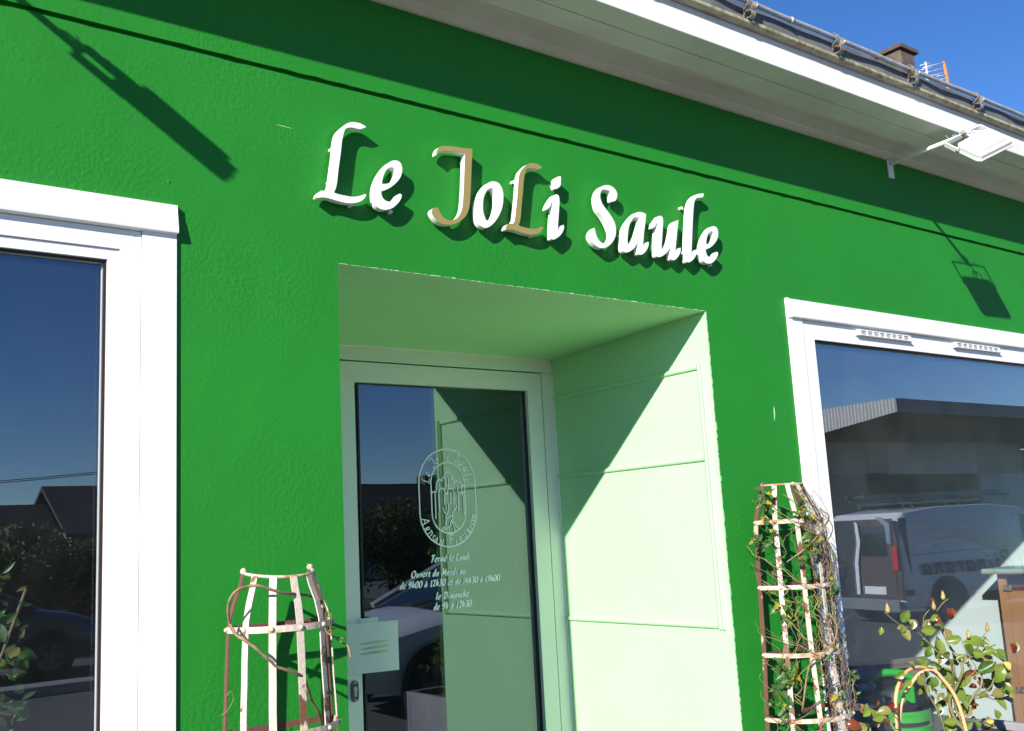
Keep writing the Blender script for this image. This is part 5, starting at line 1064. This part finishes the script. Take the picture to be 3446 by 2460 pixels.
def foliage(name, m, parent, blobs, n, size, seed):
    rq = random.Random(seed); vs = []; fs = []
    wts = [b[3]*b[4]*b[5] for b in blobs]
    for i in range(n):
        cx, cy, cz, rx, ry, rz = rq.choices(blobs, wts)[0]
        d = Vector((rq.gauss(0, 1), rq.gauss(0, 1), rq.gauss(0, 1))).normalized()*(rq.uniform(.45, 1.0)**.6)*rq.uniform(.85, 1.1)
        p = Vector((cx+d.x*rx, cy+d.y*ry, cz+d.z*rz))
        if p.z < .02: continue
        a = Vector((rq.gauss(0, 1), rq.gauss(0, 1), rq.gauss(0, 1))).normalized(); b = a.orthogonal().normalized(); s = size*rq.uniform(.6, 1.4)
        k = len(vs); vs += [p-a*s, p+b*s*.5, p+a*s, p-b*s*.5]; fs.append((k, k+1, k+2, k+3))
    o = mesh(name, vs, fs, m, parent); o['kind'] = 'stuff'; return o
foliage('foliage', M['hedge'], ip, [(.40, .68, z_, .17, .13, .16) for z_ in (.7, .9, 1.05, 1.2, 1.35, 1.5)]+[(.44, .66, 1.6, .10, .1, .09)], 2600, .019, 77)
# ================================================================== ACROSS THE STREET (seen in the glass)
def shrub(x, y, w, h, m, label, seed, cat='shrub', group='hedge shrubs along the far side of the road', n=3400):
    t = empty('shrub', (x, y, 0), label, cat, group); rq = random.Random(seed)
    blobs = [(x+rq.uniform(-.3, .3)*w, y+rq.uniform(-.3, .3)*.9, h*rq.uniform(.35, .62), w*rq.uniform(.3, .5), .7, h*rq.uniform(.28, .40)) for _ in range(7)]
    foliage('foliage', m, t, blobs, n, .06, seed)
    for k in range(4): MB().tube([(x+rq.uniform(-.15, .15), y, -.03), (x+rq.uniform(-.5, .5)*w*.6, y+rq.uniform(-.2, .2), h*.6)], [.05, .015], 6).build('trunk', M['bark'], t, smooth=True)
for i in range(14):
    x = -1.5+i*1.45; h = [2.3, 2.1, 2.4, 2.2, 2.5, 2.3, 2.1, 2.7, 2.9, 2.8, 2.9, 2.6, 2.4, 2.2][i]
    shrub(x, -17.0-.12*i, 1.7, h, M['hedge_rust'] if i in (5,) else M['hedge'], 'rust brown shrub among the green hedge shrubs across the road' if i == 5 else 'dark green leafy shrub in the hedge across the road', 40+i)
for i in range(3):
    shrub(56+i*4.5, -22-i, 4.5, 5.0+.4*i, M['hedge'], ['tall dark tree mass right of the canopy hall', 'tree beside the beige gable across the car park', 'far tree at the end of the car park'][i], 70+i, 'tree', 'trees right of the canopy hall', 1300)

def house(label, x0, x1, yf, yb, ze, zr, wing=None):
    t = empty('house', ((x0+x1)/2, (yf+yb)/2, 0), label, 'house'); ym = (yf+yb)/2
    MB().box(x0, x1, yb, yf, -.02, ze).build('wall', M['render'], t)
    r_ = MB(); r_.prism_x([(yf+.35, ze-.12), (ym, zr), (yb-.35, ze-.12), (yb-.35, ze-.25), (ym, zr-.15), (yf+.35, ze-.25)], x0-.25, x1+.25); fix(r_.build('roof', M['slate'], t))
    for k in range(int((x1-x0)/3)):
        wx = x0+1.4+3*k
        w = MB().box(wx, wx+1.0, yf-.02, yf+.03, .9, 2.0).build('window', M['white'], t)
        MB().box(wx+.08, wx+.92, yf+.03, yf+.036, .98, 1.92).build('glass', M['car_glass'], w)
    return t
h1 = house('long low house with a dark slate roof behind the hedge', 8.8, 27.5, -34.5, -41.5, 2.5, 4.25)
MB().box(26.2, 27.0, -38.4, -37.6, 3.6, 4.62).build('chimney', M['concrete'], h1)
house('lower slate roofed wing left of the long house', -6, 8.5, -35.5, -41.0, 2.3, 3.60)
house('beige gabled house beyond the canopy hall', 80, 94, -22, -34, 4.2, 8.5)
up_ = empty('utility_pole', (10.35, -33.5, 0), 'thin utility pole with overhead wires in front of the slate roof', 'utility pole')
MB().tube([(10.35, -33.5, -.03), (10.35, -33.5, 4.55)], .07, 7).build('pole', M['bark'], up_)
MB().box(9.95, 10.75, -33.54, -33.46, 4.35, 4.43).build('crossarm', M['bark'], up_)
for dz in (0, .06):
    w = [( -20+30.35*k/12, -33.5, 4.45+dz-1.1*(1-abs(2*k/12-1)**2)*.5-.9*(1-k/12)) for k in range(13)]; MB().tube(w, .018, 4).build('wire', M['gasket'], up_)
    w = [(10.35+30*k/12, -33.5, 4.45+dz-.6*(1-abs(2*k/12-1)**2)) for k in range(13)]; MB().tube(w, .018, 4).build('wire', M['gasket'], up_)

# hall with a flat canopy
hall = empty('canopy_hall', (40, -20, 0), 'grey industrial hall with a large flat canopy and ribbed metal fascia', 'building')
def ribs(name, p, q, z0a, z1a, z0b, z1b, pitch, depth, m, outn):
    p = Vector(p); q = Vector(q); L = (q-p).length; n = int(L/pitch)*2; outn = Vector(outn); vs = []
    for i in range(n+1):
        t = i/n; c = p+(q-p)*t+outn*(depth if i % 2 else 0)
        vs += [(c.x, c.y, z0a+(z0b-z0a)*t), (c.x, c.y, z1a+(z1b-z1a)*t)]
    return mesh(name, vs, [(2*i, 2*i+1, 2*i+3, 2*i+2) for i in range(n)], m, hall)
MB().add([(30.75,-16.6,4.96),(60,-16.6,4.96),(60,-34,4.9),(31.1,-20.0,4.52),(31.3,-34,4.2),
          (30.75,-16.6,5.41),(60,-16.6,5.41),(60,-34,5.41),(31.1,-20.0,5.41),(31.3,-34,5.41)], [(0,1,2,4,3),(5,8,9,7,6),(1,6,7,2)]).build('canopy', M['under'], hall)
MB().box(30.72, 60, -16.62, -16.58, 4.95, 5.42).build('front_fascia', M['clad_shaded'], hall)
ribs('side_fascia', (30.70, -16.55, 0), (31.30, -34, 0), 4.95, 5.42, 2.75, 5.42, .14, .05, M['clad'], (-1, .03, 0))
ribs('ribbed_wall', (32, -22.0, 0), (38.3, -22.0, 0), 3.25, 4.75, 3.25, 4.75, .28, .09, M['clad'], (0, 1, 0))
ribs('ribbed_wall', (45.5, -22.0, 0), (49.7, -22.0, 0), 3.2, 4.85, 3.2, 4.85, .26, .09, M['clad'], (0, 1, 0))
MB().box(38.32, 45.48, -22.1, -21.98, 3.2, 4.85).build('wall_panel', M['panel'], hall)
MB().box(32, 36.6, -22.1, -21.95, 0, 3.24).build('lower_wall', M['render'], hall)
MB().box(45.6, 49.6, -22.1, -21.95, 0, 3.19).build('lower_wall', M['panel'], hall)
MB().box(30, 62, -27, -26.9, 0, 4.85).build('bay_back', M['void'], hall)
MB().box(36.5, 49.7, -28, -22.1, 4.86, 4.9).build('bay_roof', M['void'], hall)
for px in (56,): MB().box(px-.12, px+.12, -17.4, -17.16, 0, 4.95).build('column', M['clad_shaded'], hall)
lw = MB().box(30, 46, -20.6, -20.3, 0, 1.55).build('low_wall', M['beige'], None); tag(lw, 'low rough beige wall behind the parked van', 'wall')

# vehicles ------------------------------------------------------------------
def frame_of(ox, oy, hx, hy):
    l = math.hypot(hx, hy); hx /= l; hy /= l
    return lambda x, y, z: (ox+hx*x-hy*y, oy+hy*x+hx*y, z)
def xbuild(mb, T, name, m, parent, **kw):
    mb.v = [T(*v) for v in mb.v]; return fix(mb.build(name, m, parent, **kw))
def loft(mb, secs):
    n = len(secs[0]); base = len(mb.v)
    for s in secs: mb.v += s
    for i in range(len(secs)-1):
        for k in range(n): mb.f.append((base+i*n+k, base+i*n+(k+1) % n, base+(i+1)*n+(k+1) % n, base+(i+1)*n+k)); mb.m.append(0)
    mb.f.append(tuple(base+k for k in range(n))); mb.f.append(tuple(base+(len(secs)-1)*n+k for k in range(n))); mb.m += [0, 0]; return mb
def wheel(T, par, x, y, r, s):
    w = MB(); n = 22; prof = [(-.09, r*.62), (-.09, r*.97), (-.06, r), (.06, r), (.09, r*.97), (.09, r*.62)]
    for d, rr_ in prof: w.v += [(x+rr_*math.cos(2*math.pi*k/n), y+d, r+rr_*math.sin(2*math.pi*k/n)) for k in range(n)]
    for i in range(len(prof)-1):
        for k in range(n): w.f.append((i*n+k, i*n+(k+1) % n, (i+1)*n+(k+1) % n, (i+1)*n+k)); w.m.append(0)
    o = xbuild(w, T, 'wheel', M['tyre'], par, deg=35)
    rm = MB(); rm.v = [(x+r*.6*math.cos(2*math.pi*k/n), y+s*.07, r+r*.6*math.sin(2*math.pi*k/n)) for k in range(n)]+[(x, y+s*.05, r)]; rm.f = [(k, (k+1) % n, n) for k in range(n)]; rm.m = [0]*n
    for k in range(5):
        a = 2*math.pi*k/5; rm.obox((x+r*.32*math.cos(a), y+s*.08, r+r*.32*math.sin(a)), (r*.26*math.cos(a), 0, r*.26*math.sin(a)), (0, .012, 0), (-.03*math.sin(a), 0, .03*math.cos(a)))
    rm.v = [T(*v) for v in rm.v]; rm.build('rim', M['rim'], o)
def car(ox, oy, hx, hy, paint, label):
    T = frame_of(ox, oy, hx, hy); t = empty('parked_car', (ox, oy, 0), label, 'car', 'cars parked across the forecourt')
    S = [(-2.05, .45, .74, .66), (-1.97, .30, .92, .78), (-1.7, .24, .99, .84), (-1.0, .20, .99, .86), (0, .19, .96, .86), (.9, .20, .95, .86), (1.25, .21, .90, .84), (1.6, .24, .83, .80), (1.88, .28, .74, .74), (2.05, .36, .60, .60)]
    def sec(x, zb, zt, hw):
        half = [(0, zb), (hw*.86, zb), (hw*.98, zb+.10), (hw, zb+(zt-zb)*.5), (hw*.96, zt-.09), (hw*.84, zt-.015), (hw*.5, zt+.015), (0, zt+.022)]
        return [(x, y, z) for y, z in half]+[(x, -y, z) for y, z in half[-2:0:-1]]
    xbuild(loft(MB(), [sec(*s) for s in S]), T, 'body', paint, t, deg=38)
    def sq(x, z, hw): return (x, hw, z), (x, -hw, z)
    c = MB(); b0 = [(-1.92, .96, .76), (-1.50, 1.36, .60), (-.6, 1.44, .60), (.15, 1.40, .60), (1.12, .93, .74)]
    loft(c, [[(x, hb if False else .775, min(z, .94) if k in (0, 4) else .94), (x, hw, z), (x, -hw, z), (x, -.775, .94)] for k, (x, z, hw) in enumerate(b0)])
    xbuild(c, T, 'windows', M['car_glass'], t, deg=30)
    r_ = MB(); loft(r_, [[(x, hw, z), (x, hw*.6, z+.03), (x, -hw*.6, z+.03), (x, -hw, z), (x, -hw, z-.03), (x, hw, z-.03)] for x, z, hw in [(-1.55, 1.36, .62), (-1.0, 1.43, .63), (-.3, 1.45, .63), (.15, 1.42, .62)]])
    xbuild(r_, T, 'roof', paint, t, deg=35)
    for s in (1, -1):
        for a, b in (((1.12, .745*s, .94), (.15, .61*s, 1.41)), ((-.25, .78*s, .95), (-.30, .61*s, 1.43)), ((-1.9, .77*s, .96), (-1.5, .61*s, 1.38))): xbuild(MB().tube([a, b], .035, 6), T, 'pillar', paint, t)
        for wx in (-1.28, 1.28):
            wheel(T, t, wx, s*.80, .31, s)
            n = 24; ar = MB(); ar.v = [(wx+.365*math.cos(math.pi*k/n*1.1-.15), s*(.868), .31+.365*math.sin(math.pi*k/n*1.1-.15)) for k in range(n+1)]+[(wx, s*.866, .2)]; ar.f = [(k, k+1, n+1) for k in range(n)]; ar.m = [0]*n
            ar.v = [T(*v) for v in ar.v]; ar.build('wheel_arch', M['gasket'], t)
        xbuild(MB().ball((1.93, s*.60, .66), .13, 8, 6, (.5, 1, .6)), T, 'headlight', M['car_glass'], t, smooth=True)
        xbuild(MB().ball((.75, s*.93, .99), .09, 8, 6, (.6, 1, .7)), T, 'mirror', paint, t, smooth=True)
    xbuild(MB().box(2.0, 2.06, -.45, .45, .30, .46), T, 'grille', M['gasket'], t)
    for s in (.1, -.3): xbuild(MB().tube([(1.12, s, .955), (.95, s-.45, 1.02)], .012, 5), T, 'wiper', M['gasket'], t)
car(6.30, -4.35, -1, -.05, M['car_white'], 'white hatchback parked in front of the door with dark windscreen')
car(2.05, -13.2, 1, .06, M['car_dark'], 'dark car parked on the road before the hedge')

vt = empty('delivery_van', (15.14, -6.02, 0), 'pale grey delivery van with open rear door and maroon lettering', 'van')
T = frame_of(15.14, -6.02, .970, .240)
prof = [(-2.10, .26), (-2.12, .60), (-2.08, 1.10), (-1.98, 1.50), (-1.85, 1.60), (-1.2, 1.66), (-.2, 1.665), (.45, 1.60), (.75, 1.50), (1.28, 1.06), (1.75, .93), (2.02, .78), (2.10, .50), (2.06, .26)]
def vw(z): return .85 if z < 1.0 else .85-(z-1.0)*.22
v = MB(); n = len(prof); cx_ = [(x*.985, z) for x, z in prof]
v.v = [(x, vw(z), z) for x, z in prof]+[(x, -vw(z), z) for x, z in prof]; v.f = [tuple(range(n)), tuple(range(n, 2*n))]+[(i, (i+1) % n, n+(i+1) % n, n+i) for i in range(n)]; v.m = [0]*(n+2)
xbuild(v, T, 'body', M['van_grey'], vt, bevel=.05)
def panel(name, pts, m, side=1, off=.006, parent=None):
    mb = MB(); mb.v = [(x, side*(vw(z)+off), z) for x, z in pts]; mb.f = [tuple(range(len(pts)))]; mb.m = [0]; return xbuild(mb, T, name, m, parent or vt)
for s in (1, -1):
    panel('side_window', [(.30, 1.08), (.38, 1.48), (.66, 1.47), (1.10, 1.10), (1.08, 1.05)], M['car_glass'], s)
    panel('door_seam', [(.20, .35), (.23, .35), (.27, 1.50), (.24, 1.50)], M['gasket'], s)
    for wx in (-1.30, 1.38):
        wheel(T, vt, wx, s*.77, .31, s)
        panel('wheel_arch', [(wx+.37*math.cos(math.pi*k/12), .31+.37*math.sin(math.pi*k/12)) for k in range(13)], M['gasket'], s, .004)
    xbuild(MB().box(1.0, 1.12, s*.86, s*1.0, 1.02, 1.16), T, 'mirror', M['gasket'], vt)
    panel('sill', [(-.85, .28), (.95, .28), (.95, .44), (-.85, .40)], M['gasket'], s)
    panel('waist_line', [(-1.9, .995), (.1, 1.03), (.1, 1.037), (-1.9, 1.002)], M['gasket'], s, .005)
panel('corner_trim', [(-2.09, .45), (-1.93, .45), (-1.90, 1.30), (-1.84, 1.52), (-1.99, 1.52)], M['van_brown_shaded'], 1, .008)
# rear end: near half closed with glass, far half a black panel painting the dark load space
def rear(name, pts, m, off=.0): 
    def rx(z): return -2.135+(z-.4)*.06-off
    mb = MB(); mb.v = [(rx(z), y, z) for y, z in pts]+[(rx(z)+.02, y, z) for y, z in pts]; k = len(pts); mb.f = [tuple(range(k)), tuple(range(k, 2*k))]+[(i, (i+1) % k, k+(i+1) % k, k+i) for i in range(k)]; mb.m = [0]*(k+2)
    return xbuild(mb, T, name, m, vt)
rear('rear_shade_panel', [(-.84, .40), (.84, .40), (.84, 1.0), (.70, 1.52), (-.70, 1.52), (-.84, 1.0)], M['van_brown_shaded'], .004)  # dark sheet over the pale rear, painting the shade there
rear('load_dark_panel', [(-.80, .40), (-.02, .40), (-.02, 1.50), (-.70, 1.50)], M['gasket'], .012)
rear('rear_door', [(.02, .42), (.76, .42), (.72, 1.0), (.66, 1.46), (.02, 1.50)], M['van_brown_shaded'], .014)
rear('rear_window', [(.10, 1.0), (.60, 1.0), (.56, 1.40), (.10, 1.43)], M['car_glass'], .032)
rear('door_edge', [(-.02, .45), (.045, .45), (.035, .9), (.10, 1.2), (.06, 1.46), (.0, 1.50), (.03, 1.2), (-.035, .9)], M['car_white'], .05)
rear('pillar', [(.62, 1.18), (.70, 1.16), (.69, 1.45), (.52, 1.545), (.42, 1.55), (.60, 1.42)], M['pillar_highlight'], .035)  # bright strip painting the highlight along the body pillar
rear('tail_light', [(.72, .80), (.82, .80), (.80, 1.12), (.73, 1.14)], M['red_lamp'], .035)
rear('number_plate', [(.12, .46), (.55, .46), (.55, .57), (.12, .57)], M['van_grey'], .03)
rear('bumper', [(-.82, .24), (.82, .24), (.82, .40), (-.82, .40)], M['grey_plastic'], .06)
xbuild(MB().obox((-2.18, -1.22, .98), (.02, 0, 0), (.05, .36, 0), (0, 0, .50)), T, 'open_door', M['car_white'], vt)
rb_ = MB()
for s in (1, -1): rb_.tube([(-1.7, s*.52, 1.80), (.5, s*.52, 1.80)], .022, 6)
for x in (-1.5, -.6, .3): rb_.tube([(x, -.6, 1.74), (x, .6, 1.74)], .02, 6); rb_.tube([(x, .55, 1.6), (x, .55, 1.78)], .018, 5); rb_.tube([(x, -.55, 1.6), (x, -.55, 1.78)], .018, 5)
xbuild(rb_, T, 'roof_rack', M['metal_grey'], vt)
ld = MB()
for y in (-.25, .12): ld.box(-2.0, .7, y-.02, y+.02, 1.83, 1.88)
for k in range(9): ld.box(-1.9+k*.3, -1.86+k*.3, -.25, .12, 1.84, 1.87)
lo = MB(); ld.v = [T(*q) for q in ld.v]; o = ld.build('ladder', M['metal_grey'], None); tag(o, 'aluminium ladder lying on the roof rack of the van', 'ladder')
# side lettering runs from the front towards the rear on this side
SC_['B'] = (.62, [[(.10,0),(.24,1)],[(.14,.98),(.44,1.0),(.54,.78),(.40,.56),(.18,.52)],[(.18,.52),(.48,.44),(.52,.14),(.30,0),(.06,0)]])
SC_['j'] = (.28, [[(.16,.56),(.08,-.2),(-.06,-.28)],[(.19,.76),(.21,.84)]])
def side_text(text, x_start, x_end, z, H, wid, m, name):
    mb = MB(); k = 0; tot = sum(SC_[c][0]*H+.10*H for c in text); s = (x_start-x_end)/tot; x = x_start
    for c in text:
        for st in SC_[c][1]:
            P = [(p.x, p.y) for p in catmull(st, sub=4)] if len(st) > 2 else st
            ribbon(mb, [(x-(u+.14*v_)*H*s, z+v_*H) for u, v_ in P], wid, lambda a, b, k=k: T(a, vw(b)+.009+.0004*(k % 9), b), nib=R(38)); k += 1
        x -= (SC_[c][0]+.10)*H*s
    return mb.build(name, m, vt)
side_text('Bijnarana', .05, -1.78, .72, .24, .042, M['van_text'], 'side_lettering')
for k, (a, b, z_) in enumerate([(-1.55, -1.15, 1.42), (-.75, -.15, 1.42), (-1.65, -1.0, 1.30), (-.70, -.2, 1.31), (-1.5, -1.0, 1.20), (-.65, -.25, 1.20), (-1.4, -1.1, 1.10), (-.6, -.3, 1.12)]):
    panel('small_print', [(a, z_), (b, z_+.004), (b, z_+.024), (a, z_+.020)], M['panel'], 1, .008)
